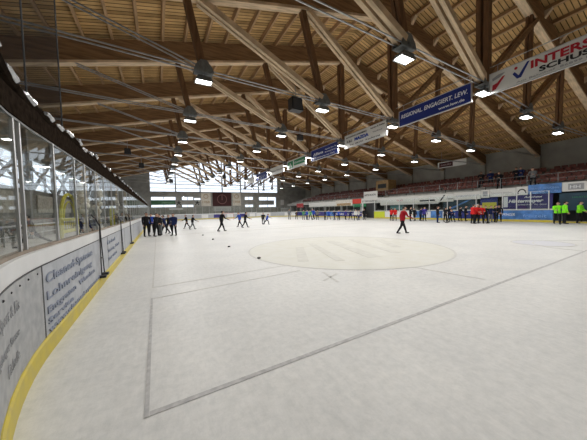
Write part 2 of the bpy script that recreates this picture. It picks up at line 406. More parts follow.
# ------------------------------------------------------------------ trusses
NODES = [(2.0, 7.80), (8.3, 7.60), (14.0, 7.45), (18.75, 7.05), (23.6, 6.75)]
TOPS = [(1.4, roofL(1.4)), (7.1, roofL(7.1)), (14.0, 13.7), (19.6, roofR(19.6)), (25.2, roofR(25.2))]
TY = [1.1+5.27*k for k in range(12)]
def make_truss():
    t = empty('roof_truss')
    def raft(xa, xb, fn):
        f = MB(); a, b = fn(xa), fn(xb)
        f.prism([Vector((xa,-.15,a)), Vector((xb,-.15,b)), Vector((xb,-.15,b+RH)), Vector((xa,-.15,a+RH))], (0,.30,0))
        f.build('rafter', M_RAFT, t); f = MB()
        f.prism([Vector((xa,-.19,a-.02)), Vector((xb,-.19,b-.02)), Vector((xb,-.19,b+.12)), Vector((xa,-.19,a+.12))], (0,.38,0))
        f.build('lit_underside', M_PALEW, t)  # pale strip puts ice-bounced light into the rafter's lower face
    raft(XL+.02, 14.0, roofL); raft(14.0, XR-.02, roofR)
    def pair(name, p, q, w, h, gap, m):
        f = MB()
        for s in (-1, 1):
            y = s*(gap+w)/2
            f.beam((p[0], y, p[1]), (q[0], y, q[1]), w, h)
        return f.build(name, m, t)
    for i in (0, 1): pair('strut', NODES[i], (TOPS[i][0], TOPS[i][1]+.1), .13, .28, .05, M_DARKW)
    pair('king_post', NODES[2], TOPS[2], .2, .34, .12, M_DARKW)
    for i in (3, 4): pair('strut', NODES[i], (NODES[i][0]+.3, roofR(NODES[i][0]+.3)+.1), .13, .22, .05, M_DARKW)
    pair('diagonal_brace', (NODES[1][0]-.1, NODES[1][1]+.15), (TOPS[0][0]+.5, TOPS[0][1]+.1), .17, .26, .10, M_PALEW)
    pair('diagonal_brace', (NODES[2][0]-.1, NODES[2][1]+.15), (TOPS[1][0]+.3, TOPS[1][1]+.1), .17, .26, .10, M_PALEW)
    pair('diagonal_brace', (NODES[2][0]+.1, NODES[2][1]+.15), (19.6, roofR(19.6)+.1), .15, .24, .10, M_RAFT)
    pair('diagonal_brace', (NODES[3][0]+.1, NODES[3][1]+.15), (24.2, roofR(24.2)+.1), .15, .24, .10, M_RAFT)
    P = [(XL+.1, 8.15)]+NODES+[(XR-.1, 6.95)]
    for a, b in zip(P, P[1:]):
        f = MB()
        for s in (-.13, .13): f.tube([(a[0], s, a[1]), (b[0], s, b[1])], .032, 6)
        f.build('tie_rod', M_STEEL, t)
    f = MB()
    for s in (-.13, .13): f.tube([(2.0, s, 7.85), (-3.6, s, roofL(-3.6)+.1)], .032, 6)
    f.build('tie_rod', M_STEEL, t)
    for k in range(8):
        x = (15.8+k*2.44) if k < 8 else (-6.7+(k-8)*2.44); fn = roofR if k < 8 else roofL; z = fn(x)+RH-.02
        MB().prism([Vector((x-.12,-.15,z)), Vector((x-.12,-.15,z-.42)), Vector((x-.12,-.5,z))], (.24,0,0)).build('purlin_bracket', M_PALEW, t)
    for i, (x, z) in enumerate(NODES):
        f = MB(); w, hh = (.42, .38) if i < 3 else (.3, .28)
        for s in (-.2, .2):
            y = s-.015 if s < 0 else s-.005
            f.prism([Vector((x-w,y,z-.12)), Vector((x+w,y,z-.12)), Vector((x+w*.8,y,z+.12)), Vector((x+w*.3,y,z+hh)), Vector((x-w*.3,y,z+hh)), Vector((x-w*.8,y,z+.12))], (0,.02,0))
        f.box(x-w*.9, -.2, z-.14, x+w*.9, .2, z-.10)
        f.tube([(x, -.24, z), (x, .24, z)], .05, 8)
        f.build('gusset_plate', M_GUSS, t)
    return t
proto = make_truss()
kids = [o for o in COL.objects if o.parent == proto]
for k, y in enumerate(TY):
    if k == 0: r = proto
    else:
        r = proto.copy(); COL.objects.link(r)
        for ch in kids:
            c = ch.copy(); COL.objects.link(c); c.parent = r
    r.location = (0, y, 0)
    tag(r, 'timber roof truss with steel tie rods, %s of the row counted from the near end' % ORD[k], 'roof truss', 'roof trusses across the hall')

# floodlights under every truss node
lamp_me = {}
def make_lamp():
    r = empty('floodlight')
    f = MB(); f.prism([Vector((-.36,-.21,.0)), Vector((.36,-.21,.0)), Vector((.25,-.21,.16)), Vector((-.25,-.21,.16))], (0,.42,0))
    f.box(-.36, -.23, -.05, .36, -.2, .02).box(-.36, .2, -.05, .36, .23, .02)
    f.build('lamp_housing', M_GUSS, r)
    MB().box(-.31, -.17, -.035, .31, .17, -.002).build('lamp_lens', M_LENS, r)
    MB().beam((0,0,.14), (0,0,.34), .06, .06, (1,0,0)).build('hanger', M_STEEL, r)
    ld = bpy.data.lights.new('lamp_light', 'AREA'); ld.shape = 'RECTANGLE'; ld.size = .6; ld.size_y = .34
    ld.energy = LAMP_W; ld.color = (1, .985, .95)
    lo_ = bpy.data.objects.new('lamp_light', ld); COL.objects.link(lo_); lo_.parent = r; lo_.location = (0, 0, -.06)
    return r
lp = make_lamp(); lk = [o for o in COL.objects if o.parent == lp]
COLN = ['leftmost node', 'second node from the left', 'middle node', 'second node from the right', 'rightmost node']
first = True
for k, y in enumerate(TY[:-1]):
    for i, (nx, nz) in enumerate(NODES):
        if first: r = lp; first = False
        else:
            r = lp.copy(); COL.objects.link(r)
            for ch in lk:
                c = ch.copy(); COL.objects.link(c); c.parent = r
        r.location = (nx, y, nz-.45)
        tag(r, 'glowing white floodlight under the %s of the %s roof truss' % (COLN[i], ORD[k]), 'floodlight', 'floodlights under the trusses')

# ------------------------------------------------------------------ boards
def sweep(mb, path, section):
    """section: list of (offset outward, z); path points with outward normals"""
    n = len(path); rings = []
    for i, p in enumerate(path):
        d = (path[min(i+1, n-1)]-path[max(i-1, 0)]).normalized(); nrm = Vector((-d.y, d.x, 0))
        rings.append([mb.bm.verts.new(p+nrm*o+Vector((0,0,z))) for o, z in section])
    m = len(section)
    for a, b in zip(rings, rings[1:]):
        for j in range(m): mb.bm.faces.new((a[j], a[(j+1)%m], b[(j+1)%m], b[j]))
    mb.bm.faces.new(rings[0]); mb.bm.faces.new(rings[-1][::-1])
def arc(cx, cy, r, a0, a1, n):
    return [Vector((cx+r*math.cos(a0+(a1-a0)*i/n), cy+r*math.sin(a0+(a1-a0)*i/n), 0)) for i in range(n+1)]
near = arc(BL+6, 4.05, 6, PI+.42, PI, 12)
far_left = arc(BL+8.5, BE-8.5, 8.5, PI, PI/2, 14)
full = near+[Vector((BL, y, 0)) for y in (8,12,20,30,40)]+far_left
def boards(name, label, path, cuts, adv_mats, top_m=M_WHITE, toph=1.25):
    t = thing(name, label, 'rink boards')
    b = MB(); sweep(b, path, [(.0, 1.07), (.12, 1.07), (.12, toph), (0, toph)]); b.build('cap_rail', top_m, t)
    b = MB(); sweep(b, path, [(.12, 0), (.16, 0), (.16, 1.2), (.12, 1.2)]); b.build('backing_panel', M_CONC, t)
    b = MB(); sweep(b, path, [(-.025, 0), (.12, 0), (.12, .21), (-.01, .21), (-.025, .19)]); b.build('kick_strip', M_YEL, t)
    b = MB(); sweep(b, path, [(.006, 1.055), (.12, 1.055), (.12, 1.075), (-.006, 1.075)]); b.build('seam_strip', M_BLACK, t)
    return t
# sections measured by arc length
def resample(path, s0, s1, step=.4):
    L = [0]
    for a, b in zip(path, path[1:]): L.append(L[-1]+(b-a).length)
    out = []; n = max(2, int((s1-s0)/step)+1)
    for k in range(n+1):
        s = min(s0+(s1-s0)*k/n, L[-1]-1e-5)
        for i in range(len(L)-1):
            if L[i] <= s <= L[i+1]:
                out.append(path[i].lerp(path[i+1], (s-L[i])/(L[i+1]-L[i]))); break
    return out, L[-1]
ALEN = 6*.42+.03      # arc length up to Y about 3.95
lb = boards('rink_boards', 'white topped rink boards with grey adverts curving along the left side', full, None, None)
tot = resample(full, 0, 1)[1]
seams = [0, ALEN-.12, ALEN+4.2, ALEN+8, ALEN+12.3, ALEN+17, ALEN+22, ALEN+28, ALEN+34, ALEN+40, tot]
for i, (a, b) in enumerate(zip(seams, seams[1:])):
    pth, _ = resample(full, a+.015, b-.015); f = MB(); sweep(f, pth, [(0, .21), (.12, .21), (.12, 1.055), (0, 1.055)])
    o = f.build('advert_panel', M_ADV0 if i == 0 else M_ADV, lb)
    if i == 0: o['label'] = 'scuffed grey advert panel with faint writing in the near corner'
    if i == 1: o['label'] = 'grey advert panel with blue grey lettering'
# seam gaps are dark strips
for s in seams[1:-1]:
    f = MB()
    pth, _ = resample(full, s-.016, s+.016, .03); sweep(f, pth, [(-.002, .21), (.1, .21), (.1, 1.06), (-.002, 1.06)]); f.build('seam_strip', M_BLACK, lb)
ys = 3.9
for body, z, sz, w in (('Cleaned-Systeme', .83, .17, 2.4), ('Lohnreinigung', .63, .15, 2.3), ('Entgraten  Waschen', .46, .12, 2.5), ('Service', .33, .10, 1.0), ('www.cleaned-systeme.de', .22, .10, 3.1)):
    text(body, (BL+.003, ys+.15, z), (0,1,0), M_GTEXT, lb, width=w, size=sz, bold=.01)
for body, z, sz, w in (('Eislauf', .84, .15, 1.4), ('Training  Schule', .62, .13, 2.2), ('Tel. 0821', .40, .12, 1.5)):
    text(body, (BL+.003, ys+4.3, z), (0,1,0), M_GTEXT, lb, width=w, size=sz)
def arc_text(body, z, size, a0, m):
    o = text(body, (0, 0, 0), (1,0,0), m, lb, size=size, yd=(0,1,0)); R = 5.995; cx, cy = BL+6, 4.05
    for v in o.data.vertices:
        a = a0-v.co.x/R; v.co = Vector((cx+(R-.002-v.co.z*.1)*math.cos(a), cy+(R-.002-v.co.z*.1)*math.sin(a), z+v.co.y))
arc_text('Sport & Eis', .80, .15, PI+.25, M_GREY); arc_text('Augsburger Strasse', .58, .11, PI+.29, M_GREY); arc_text('Eishalle', .38, .14, PI+.22, M_GREY)
f = MB()
for k in range(9):
    a = PI+.40-k*.045; p = Vector((BL+6+5.998*math.cos(a), 4.05+5.998*math.sin(a), 1.0)); f.ell(p, .012, .012, .012, 6, 4)
f.build('bolt', M_BLACK, lb)['kind'] = 'stuff'
# ledge and glass on top of the left boards
def screen(name, label, path, s_posts, z0, z1, off=.07, thick_post=.045, ledge=True, pm=M_ALU, panes=True):
    t = thing(name, label, 'glass screen')
    if ledge:
        b = MB(); sweep(b, path, [(.045, z0), (.125, z0), (.125, z0+.035), (.045, z0+.035)]); b.build('ledge', M_WOODST, t)
        z0 += .035
    for s in s_posts:
        (p, q), _ = (resample(path, s, s+.02, 1)[0][:2], 0); d = (q-p).normalized(); nr = Vector((-d.y, d.x, 0)); c = p+nr*off
        b = MB(); b.beam(c+Vector((0,0,z0)), c+Vector((0,0,z1)), thick_post, min(.05, thick_post*1.2), nr); b.build('post', pm, t)
    if panes:
        for a, b_ in zip(s_posts, s_posts[1:]):
            if b_-a < .2: continue
            pth, _ = resample(path, a+.03, b_-.03, .5); b = MB(); sweep(b, pth, [(off-.006, z0), (off+.006, z0), (off+.006, z1-.02), (off-.006, z1-.02)])
            b.build('glass_pane', M_GLASS, t)
    b = MB(); sweep(b, resample(path, s_posts[0], s_posts[-1], .5)[0], [(off-.012, z1-.02), (off+.012, z1-.02), (off+.012, z1), (off-.012, z1)]); b.build('top_rail', M_GUSS if ledge else pm, t)
    return t
sA = ALEN-.9       # Y about 3.4
LP = [.02, ALEN-1.6, ALEN-.43, ALEN-.27, ALEN+.74, ALEN+1.75, ALEN+2.45, ALEN+3.45, ALEN+4.5]
s = ALEN+5.8
while s < tot-.3: LP.append(s); s += 1.5
ls = screen('glass_screen', 'clear glass screen on silver posts above the left boards', full, LP, 1.25, 2.68, thick_post=.028)

# rope of gathered netting above the left glass, with silver ties
rp = [p+Vector((-.1, 0, 3.0)) for p in resample(full, .1, ALEN+38, .5)[0]]
for i, p in enumerate(rp): p.z += .03*math.sin(i*1.7)+.30*max(0, 3.9-p.y)**1.1; p.x += .02*math.sin(i*2.3)
t = thing('netting_roll', 'dark rolled up safety net running above the left glass with silver ties', 'net')
M_NETB = mat('gathered_net', (.022,.016,.012), 1.0, var=.4, scale=14, spec=0.0)
MB().tube(rp, .06, 7).build('net_roll', M_NETB, t)
for i in range(1, len(rp)-1):
    if i > 12 and i % 2: continue
    d = (rp[i+1]-rp[i]).normalized(); a = rp[i]+Vector((.05,0,.02))
    f = MB().tube([a-d*.14, a-d*.04+Vector((0,0,.02)), a+d*.05, a+d*.12], .025, 6, .042); f.build('silver_tie', M_SILV, t)
f = MB(); sweep(f, resample(full, .05, ALEN+38, .5)[0], [(.06, 2.70), (.075, 2.70), (.075, 2.96), (.06, 2.96)])
f.build('net_strip', M_NETB, t)
# hanging safety netting behind the near corner
cn = resample(full, .05, ALEN+1.35, .4)[0]
t = thing('safety_net', 'fine black safety net hanging from the roof behind the near left corner', 'net')
f = MB(); sweep(f, cn, [(.08, 3.05), (.082, 3.05), (.082, 8.7), (.08, 8.7)]); f.build('netting', M_NET, t)
for q in (ALEN+1.3, ALEN+.05):
    c = resample(full, q, q+.02, 1)[0][0]+Vector((-.08,0,0)); MB().tube([c+Vector((0,0,3.05)), c+Vector((0,0,8.7))], .010, 5).build('net_rope', M_BLACK, t)

# far boards and right boards
endp = arc(BR-8.5, BE-8.5, 8.5, PI/2, 0, 14)
eb = thing('rink_boards', 'low far end rink boards with blue and white adverts', 'rink boards')
pe = [Vector((x, BE, 0)) for x in (BL+8.5, 12, 18, BR-8.5)]
MB().box(BL+8.5, BE, 0, BR-8.5, BE+.12, .19).build('kick_strip', M_YEL, eb)
MB().box(BL+8.5, BE, .19, BR-8.5, BE+.12, 1.07).build('advert_panel', M_ADV, eb)
MB().box(BL+8.5, BE-.01, 1.07, BR-8.5, BE+.14, 1.22).build('cap_rail', M_WHITE, eb)
for i, x in enumerate((8.4, 11.0, 14.0, 17.0, 19.4)): MB().box(x, BE-.01, .25, x+1.4, BE-.001, 1.0).build('advert_sign', (M_WHITE, M_PURP)[i % 2], eb)
es = thing('glass_screen', 'clear glass screen on posts behind the far goal', 'glass screen')
for x in [BL+8.5+i*1.4 for i in range(10)]: MB().box(x-.03, BE+.04, 1.22, x+.03, BE+.1, 2.7).build('post', M_ALU, es)
MB().box(BL+8.5, BE+.065, 1.22, BR-8.5, BE+.075, 2.68).build('glass_pane', M_GLASS, es)
rpath = endp+[Vector((BR, y, 0)) for y in (44, 36, 31.0)]
rb = boards('rink_boards', 'rink boards with mixed adverts along the far right side beyond the tunnel', rpath, None, None, toph=1.12)
tr = resample(rpath, 0, 1)[1]
cols = [M_WHITE, M_ADV, M_WHITE, M_NAVY, M_WHITE, M_PURP, M_BLUE, M_NAVY, M_PURP]
for i in range(9):
    pth, _ = resample(rpath, tr*i/9+.02, tr*(i+1)/9-.02, .5); f = MB(); sweep(f, pth, [(0,.21),(.12,.21),(.12,1.055),(0,1.055)]); f.build('advert_panel', cols[i], rb)
text('AUGSBURG', (BR-.004, 38.5, .45), (0,-1,0), M_WTEXT, rb, width=3, size=.5)
text('STERN', (BR-.004, 34.5, .45), (0,-1,0), M_WTEXT, rb, width=2.4, size=.5)
rs = screen('glass_screen', 'clear glass screen along the far right boards beyond the tunnel', rpath, [.1+i*(tr-.3)/18 for i in range(19)], 1.12, 2.3, ledge=False)
# right boards nearer than the tunnel
rpath2 = [Vector((BR, y, 0)) for y in (28.3, 24, 18, 12, 8.2)]
rb2 = boards('rink_boards', 'rink boards with blue and lime adverts along the right side in front of the stand', rpath2, None, None, toph=1.12)
for a, b, m in ((28.3, 26.2, M_LIME), (26.2, 21.5, M_WHITE), (21.5, 16.2, M_BLUE), (16.2, 12.4, M_NAVY), (12.4, 8.2, M_BLUE)):
    MB().box(BR, b+.02, .21, BR+.12, a-.02, 1.055).build('advert_panel', m, rb2)
for a, b in ((17.6, 16.9), (19.9, 19.1), (23.4, 22.4)): MB().box(BR-.01, b, .25, BR-.001, a, 1.0).build('advert_sign', M_WHITE, rb2)
text('LEIPFINGER', (BR-.004, 12.1, .55), (0,-1,0), M_WTEXT, rb2, width=1.3, size=.34, shear=.2)
text('freizeit', (BR-.004, 10.2, .42), (0,-1,0), mat('print_light_blue', (.20,.36,.70), .5), rb2, width=1.6, size=.4)
rs2 = screen('glass_screen', 'clear glass screen on white posts in front of the stand', rpath2, [.1, 2.4, 4.6, 6.8, 9.0, 11.2, 12.3, 14.2, 16.5, 17.6, 18.6, 19.8], 1.12, 2.75, ledge=False, pm=M_WHITE, thick_post=.11)
MB().box(BR-.12, 5.2, 0, BR+.12, 5.35, 2.7).build('gate_post', M_WHITE, rs2)
# near right: dark bench opening with board stub
nb = thing('rink_boards', 'dark rink boards at the right edge behind the coaches in green', 'rink boards')
MB().box(BR, 1.5, 0, BR+.12, 5.1, .19).build('kick_strip', M_YEL, nb); MB().box(BR, 1.5, .19, BR+.12, 5.1, 1.1).build('advert_panel', M_TEAL, nb)
MB().box(BR, 5.4, 0, BR+.12, 8.1, .12).build('threshold', M_YEL, nb)

# ------------------------------------------------------------------ grandstand on the right
gs = thing('grandstand', 'long concrete grandstand rising behind the right boards', 'grandstand')
f = MB(); SX, SZ = 30.75, 3.25
for i in range(5): f.box(SX+.15+i*1.2, -6, SZ-.3+(i-1)*.36 if i else SZ-.3, SX+.15+(i+1)*1.2, 60, SZ+i*.36)
f.build('terrace', M_CONC, gs)
MB().box(SX-.04, -6, 2.68, SX+.15, 60, SZ).build('fascia_beam', M_CONC, gs)
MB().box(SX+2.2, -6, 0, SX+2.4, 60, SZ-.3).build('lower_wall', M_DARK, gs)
for k in range(12): MB().box(SX+.3, TY[k]-.15, 0, SX+.55, TY[k]+.15, SZ-.3).build('column', M_CONC, gs)
for k in range(12): MB().box(XR-.35, TY[k]-.2, 0, XR-.02, TY[k]+.2, 6.9).build('column', M_GREYW, gs)
# front rail
rl = thing('stand_railing', 'thin grey steel railing along the front of the grandstand', 'railing')
for k in range(27): MB().beam((SX+.2, 2+k*2.1, SZ), (SX+.2, 2+k*2.1, SZ+1.05), .04, .04, (1,0,0)).build('post', M_MUNT, rl)
MB().tube([(SX+.2, 1.8, SZ+1.05), (SX+.2, 57, SZ+1.05)], .018, 6).build('handrail', M_MUNT, rl)
MB().tube([(SX+.2, 1.8, SZ+.6), (SX+.2, 57, SZ+.6)], .012, 6).build('midrail', M_MUNT, rl)
# seat benches
def make_bench():
    r = empty('seat_bench')
    f = MB()
    for k in range(7): f.box(-.2, k*.55+.02, .36, .2, k*.55+.48, .42)
    f.build('seat', M_SEAT, r)
    f = MB()
    for k in range(7): f.prism([Vector((.16,k*.55+.02,.42)), Vector((.22,k*.55+.02,.42)), Vector((.28,k*.55+.06,.80)), Vector((.22,k*.55+.06,.80))], (0,.44,0))
    f.build('backrest', M_SEAT, r)
    f = MB(); f.box(-.03, .3, 0, .03, .36, .36); f.box(-.03, 3.4, 0, .03, 3.46, .36); f.build('leg', M_BLACK, r)
    return r
bp_ = make_bench(); bk = [o for o in COL.objects if o.parent == bp_]; first = True
ROWN = ['front', 'second', 'third', 'fourth', 'top']
for i in range(5):
    for k in range(12):
        if first: r = bp_; first = False
        else:
            r = bp_.copy(); COL.objects.link(r)
            for ch in bk:
                c = ch.copy(); COL.objects.link(c); c.parent = r
        r.location = (SX+.15+i*1.2+.75, 2+k*4.35, SZ+i*.36)
        tag(r, 'dark red seat block in the %s row of the stand, %s from the near end' % (ROWN[i], ORD[k]), 'stand seats', 'red seat blocks on the grandstand')

def panel(name, label, cat, X, ya, yb, z0, z1, m, group=None, frame=None, th=.06):
    t = thing(name, label, cat, group=group)
    MB().box(X, min(ya,yb), z0, X+th, max(ya,yb), z1).build('sign_face', m, t)
    if z0 > .9 and z1 < 2.7 and X > 30.8:
        for y in (min(ya,yb)+.2, max(ya,yb)-.2): MB().box(X+.06, y-.04, 0, X+.12, y+.04, z1).build('post', M_MUNT, t)
    if frame:
        a, b = min(ya,yb), max(ya,yb); f = MB()
        f.box(X-.02, a-.04, z0-.04, X+th+.01, b+.04, z0).box(X-.02, a-.04, z1, X+th+.01, b+.04, z1+.04).box(X-.02, a-.04, z0, X+th+.01, a, z1).box(X-.02, b, z0, X+th+.01, b+.04, z1)
        f.build('frame', frame, t)
    return t
FX = SX-.1  # front of the fascia beam
# fascia advertising along the stand front (z drops slightly towards the far end in measured height)
def fas(ya, yb, z0, z1, m, label):
    return panel('fascia_banner', label, 'advertising banner', FX, ya, yb, z0, z1, m, 'banners along the stand front')
o = fas(1.5, 4.3, 2.62, 3.4, M_SIGNW, 'white fascia banner on the stand front at the right edge'); text('SPARKASSE', (FX-.003, 4.1, 2.85), (0,-1,0), M_GTEXT, o, width=2.4, size=.4)
o = fas(4.35, 7.95, 2.62, 3.4, M_SIGNW, 'white fascia banner with small square logo box above the coaches in green'); MB().box(FX-.004, 6.7, 2.75, FX-.001, 7.6, 3.25).build('logo', M_GREY, o); text('HH', (FX-.006, 7.5, 2.85), (0,-1,0), M_WTEXT, o, width=.6, size=.4); text('BAU GMBH', (FX-.003, 6.4, 2.85), (0,-1,0), M_TEAL, o, width=1.8, size=.35)
o = fas(8.0, 10.2, 2.55, 3.4, M_BLUE, 'bright blue fascia banner on the stand front'); text('ENERGIE  REGIONAL', (FX-.003, 10.1, 2.95), (0,-1,0), mat('print_light_blue', (.2,.36,.7)), o, width=2, size=.25); text('www.lew.de', (FX-.003, 9.7, 2.68), (0,-1,0), mat('print_light_blue', (.2,.36,.7)), o, width=1.5, size=.2)
o = fas(10.25, 11.1, 2.5, 3.3, M_SIGNW, 'grey white fascia banner with a black arch emblem')
f = MB()
for i in range(8):
    a, b = PI*i/8, PI*(i+1)/8; f.beam((FX-.004, 10.67+.3*math.cos(a), 2.65+.4*math.sin(a)), (FX-.004, 10.67+.3*math.cos(b), 2.65+.4*math.sin(b)), .004, .1, (1,0,0))
f.build('emblem', M_BTEXT, o)
o = fas(11.15, 13.3, 2.45, 3.25, M_SIGNW, 'white fascia banner with thin grey line of text left of the arch emblem'); text('Schreinerei Holzbau', (FX-.003, 13.2, 2.75), (0,-1,0), M_GREY, o, width=1.8, size=.25)
o = fas(13.35, 14.1, 2.4, 3.22, M_SIGNW, 'small square fascia banner with dark emblem'); MB().box(FX-.004, 13.5, 2.55, FX-.001, 13.95, 3.1).build('logo', M_GREY, o)
o = fas(14.15, 16.9, 2.3, 3.15, M_SIGNW, 'white fascia banner with blue line of writing'); text('WOHNBAU BAUGESELLSCHAFT', (FX-.003, 16.7, 2.65), (0,-1,0), M_GTEXT, o, width=2.4, size=.26)
o = fas(16.95, 21.6, 2.15, 3.1, M_SIGNW, 'white fascia banner with black bar, slanted stroke and black lettering')
MB().prism([Vector((FX-.004,18.6,2.3)), Vector((FX-.004,18.4,2.3)), Vector((FX-.004,17.9,2.98)), Vector((FX-.004,18.1,2.98))], (.003,0,0)).build('slanted_stroke', M_BTEXT, o)
MB().box(FX-.004, 19.2, 2.3, FX-.001, 21.3, 2.5).build('black_bar', M_BTEXT, o); text('auto', (FX-.003, 17.8, 2.42), (0,-1,0), M_BTEXT, o, width=.75, size=.3)
o = fas(21.65, 28.0, 2.05, 3.1, M_SIGNW, 'long white fascia banner right of the dark tunnel'); text('Druck', (FX-.003, 24.9, 2.5), (0,-1,0), M_RTEXT, o, width=1, size=.35)
o = fas(34.4, 39.2, 2.1, 3.2, M_CREAM, 'cream and orange fascia banner left of the red one'); MB().box(FX-.004, 34.8, 2.15, FX-.001, 38.8, 2.6).build('stripe', M_TAN, o)
o = fas(32.2, 34.35, 2.43, 3.25, M_RED, 'red fascia banner beside the tunnel')
o = panel('sign_board', 'green sign board under the red fascia banner', 'sign', FX, 31.1, 34.3, 1.82, 2.38, M_GREEN)
o = fas(39.25, 49, 2.1, 3.0, M_SIGNW, 'long plain white fascia banner towards the far end')
o = fas(51.6, 54.8, 2.1, 3.1, mat('small_red', (.45,.05,.05)), 'small red fascia banner at the far right corner')
o = panel('sign_board', 'white sign board with black writing over the tunnel', 'sign', FX, 28.05, 32.15, 2.40, 3.2, M_SIGNW); text('EC TEAM KAUFERING', (FX-.005, 31.9, 2.6), (0,-1,0), M_BTEXT, o, width=3.3, size=.42)
o = panel('sign_board', 'white sign board standing higher above the tunnel sign', 'sign', FX-.06, 28.5, 31.5, 3.2, 4.3, M_SIGNW); text('HEIMSTADION', (FX-.065, 31.3, 3.6), (0,-1,0), M_BTEXT, o, width=2.4, size=.42)
# tunnel surround
t = thing('players_tunnel', 'dark players tunnel opening in the right boards', 'tunnel')
MB().box(BR+.02, 28.35, 0, BR+.2, 28.55, 2.4).build('door_post', M_DARK, t); MB().box(BR+.02, 30.8, 0, BR+.2, 30.95, 2.4).build('door_post', M_WHITE, t)
MB().box(BR+.9, 28.56, 0, BR+1.0, 30.8, 2.4).build('shade_sheet', M_BLACK, t)  # black sheet stands in for the shade inside the tunnel
t = thing('commentary_box', 'tan wooden commentary box up on the stand above the tunnel', 'box')
MB().box(33.4, 28.8, 4.34, 35.3, 31.4, 6.2).build('box_body', M_TAN, t); MB().box(33.36, 29.2, 4.9, 33.4, 31.0, 5.6).build('box_window', M_DARK, t)
# banners below the stand
o = panel('advertising_banner', 'purple banner with white car dealer lettering under the stand', 'advertising banner', 30.9, 8.6, 12.3, 1.15, 2.55, M_PURP)
text('Autohaus', (30.895, 10.6, 2.22), (0,-1,0), M_WTEXT, o, width=1.3, size=.24, shear=.3, bold=.02)
text('Hintermayer', (30.895, 11.8, 1.80), (0,-1,0), M_WTEXT, o, width=2.6, size=.42, shear=.3, bold=.04)
text('KAUFBEUREN  TEL. 08241', (30.895, 11.2, 1.52), (0,-1,0), M_WTEXT, o, width=2.2, size=.17)
MB().box(30.89, 11.85, 1.35, 30.897, 12.2, 2.4).build('logo', M_WTEXT, o)
o = panel('advertising_banner', 'small blue and yellow banner left of the purple one under the stand', 'advertising banner', 30.9, 12.7, 14.3, 1.15, 2.6, M_NAVY)
MB().box(30.89, 12.8, 1.2, 30.898, 14.1, 1.9).build('yellow_patch', M_YFR, o)
o = panel('advertising_banner', 'dark teal banner with pale diagonal stroke under the stand', 'advertising banner', 30.9, 14.5, 18.3, 1.15, 2.45, M_TEAL)
MB().prism([Vector((30.89,17.9,1.2)), Vector((30.89,17.4,1.2)), Vector((30.89,14.9,2.4)), Vector((30.89,15.2,2.4))], (.006,0,0)).build('stroke', M_BLUE, o)
o = panel('advertising_banner', 'dark teal banner behind the coaches in green with white word', 'advertising banner', 30.9, 3.4, 8.2, 1.0, 2.5, M_TEAL)
text('BAU', (30.895, 5.8, 2.0), (0,-1,0), M_WTEXT, o, width=.8, size=.22); text('HAUSTECHNIK', (30.895, 7.4, 2.05), (0,-1,0), M_GREEN, o, width=1.4, size=.2)
MB().prism([Vector((30.89,6.0,1.05)), Vector((30.89,5.4,1.05)), Vector((30.89,4.2,2.45)), Vector((30.89,4.5,2.45))], (.006,0,0)).build('stroke', M_GREY, o)
o = panel('sign_board', 'small teal screen under the stand left of the lime advert', 'sign', 30.9, 24.0, 26.3, 1.3, 2.0, mat('teal_sign', (.12,.28,.30), .5))
# white awning strip
aw = thing('awning', 'white sloping awning strip below the white fascia banners', 'awning')
MB().prism([Vector((FX-.35,18.6,1.95)), Vector((FX,18.6,2.1)), Vector((FX,18.6,2.17)), Vector((FX-.38,18.6,2.02))], (0,9,0)).build('awning_sheet', M_WHITE, aw)
# hanging wall sign high on the right
o = panel('sign_board', 'long white sign with dark red field hanging high above the stand', 'sign', 34.0, 17.3, 20.9, 6.75, 7.54, M_SIGNW)
MB().box(33.99, 18.9, 6.85, 33.998, 20.7, 7.45).build('red_field', M_DRED, o); text('WEIKART', (33.985, 20.5, 7.02), (0,-1,0), mat('print_dim', (.4,.3,.3)), o, width=1.4, size=.3)
for y in (17.8, 20.4): MB().beam((34.03, y, 7.54), (34.03, y, 8.9), .03, .03, (1,0,0)).build('hanger', M_STEEL, o)

# ------------------------------------------------------------------ banners hanging down the middle of the hall
def hang(label, ya, yb, z0, z1, m, x=14.0):
    o = panel('hanging_banner', label, 'hanging banner', x-.03, ya, yb, z0, z1, m, 'advertising banners hung between the middle truss nodes', M_ALU, th=.06)
    for y in (ya+.3, yb-.3): MB().beam((x, y, z1+.03), (x, y, z1+.35), .02, .02, (1,0,0)).build('hanger', M_STEEL, o)
    MB().beam((x, ya-.3, z1+.36), (x, yb+.3, z1+.36), .03, .03, (1,0,0)).build('carrier_rail', M_STEEL, o)
    return o
hx = 14-.034
o = hang('white hanging banner with red sports shop lettering and black word below', 1.45, 6.1, 6.85, 7.72, M_SIGNW)
text('INTERSPORT', (hx, 4.62, 7.31), (0,-1,0), M_RTEXT, o, width=3.05, size=.42, bold=.03)
text('SCHUSTER', (hx, 4.36, 7.05), (0,-1,0), M_BTEXT, o, width=2.2, size=.27, bold=.03)
text('Am Bahnhof  86899 Landsberg', (hx, 5.1, 6.91), (0,-1,0), M_GREY, o, width=3.0, size=.1)
MB().prism([Vector((hx,5.16,7.42)), Vector((hx,5.02,7.22)), Vector((hx,4.74,7.66)), Vector((hx,4.66,7.66)), Vector((hx,4.94,7.1)), Vector((hx,5.08,7.1)), Vector((hx,5.24,7.36))], (-.004,0,0)).build('tick_mark', M_NAVY, o)
MB().ell((hx, 5.12, 7.56), .01, .06, .06).build('dot_mark', M_RTEXT, o)
MB().prism([Vector((hx,6.0,6.95)), Vector((hx,5.85,6.98)), Vector((hx,5.5,7.45)), Vector((hx,5.6,7.45)), Vector((hx,5.8,7.25)), Vector((hx,5.98,7.2))], (-.004,0,0)).build('runner_mark', M_RTEXT, o)
MB().prism([Vector((hx,5.98,7.38)), Vector((hx,5.7,7.45)), Vector((hx,5.5,7.6)), Vector((hx,5.75,7.6)), Vector((hx,6.0,7.5))], (-.004,0,0)).build('wing_mark', M_GREY, o)
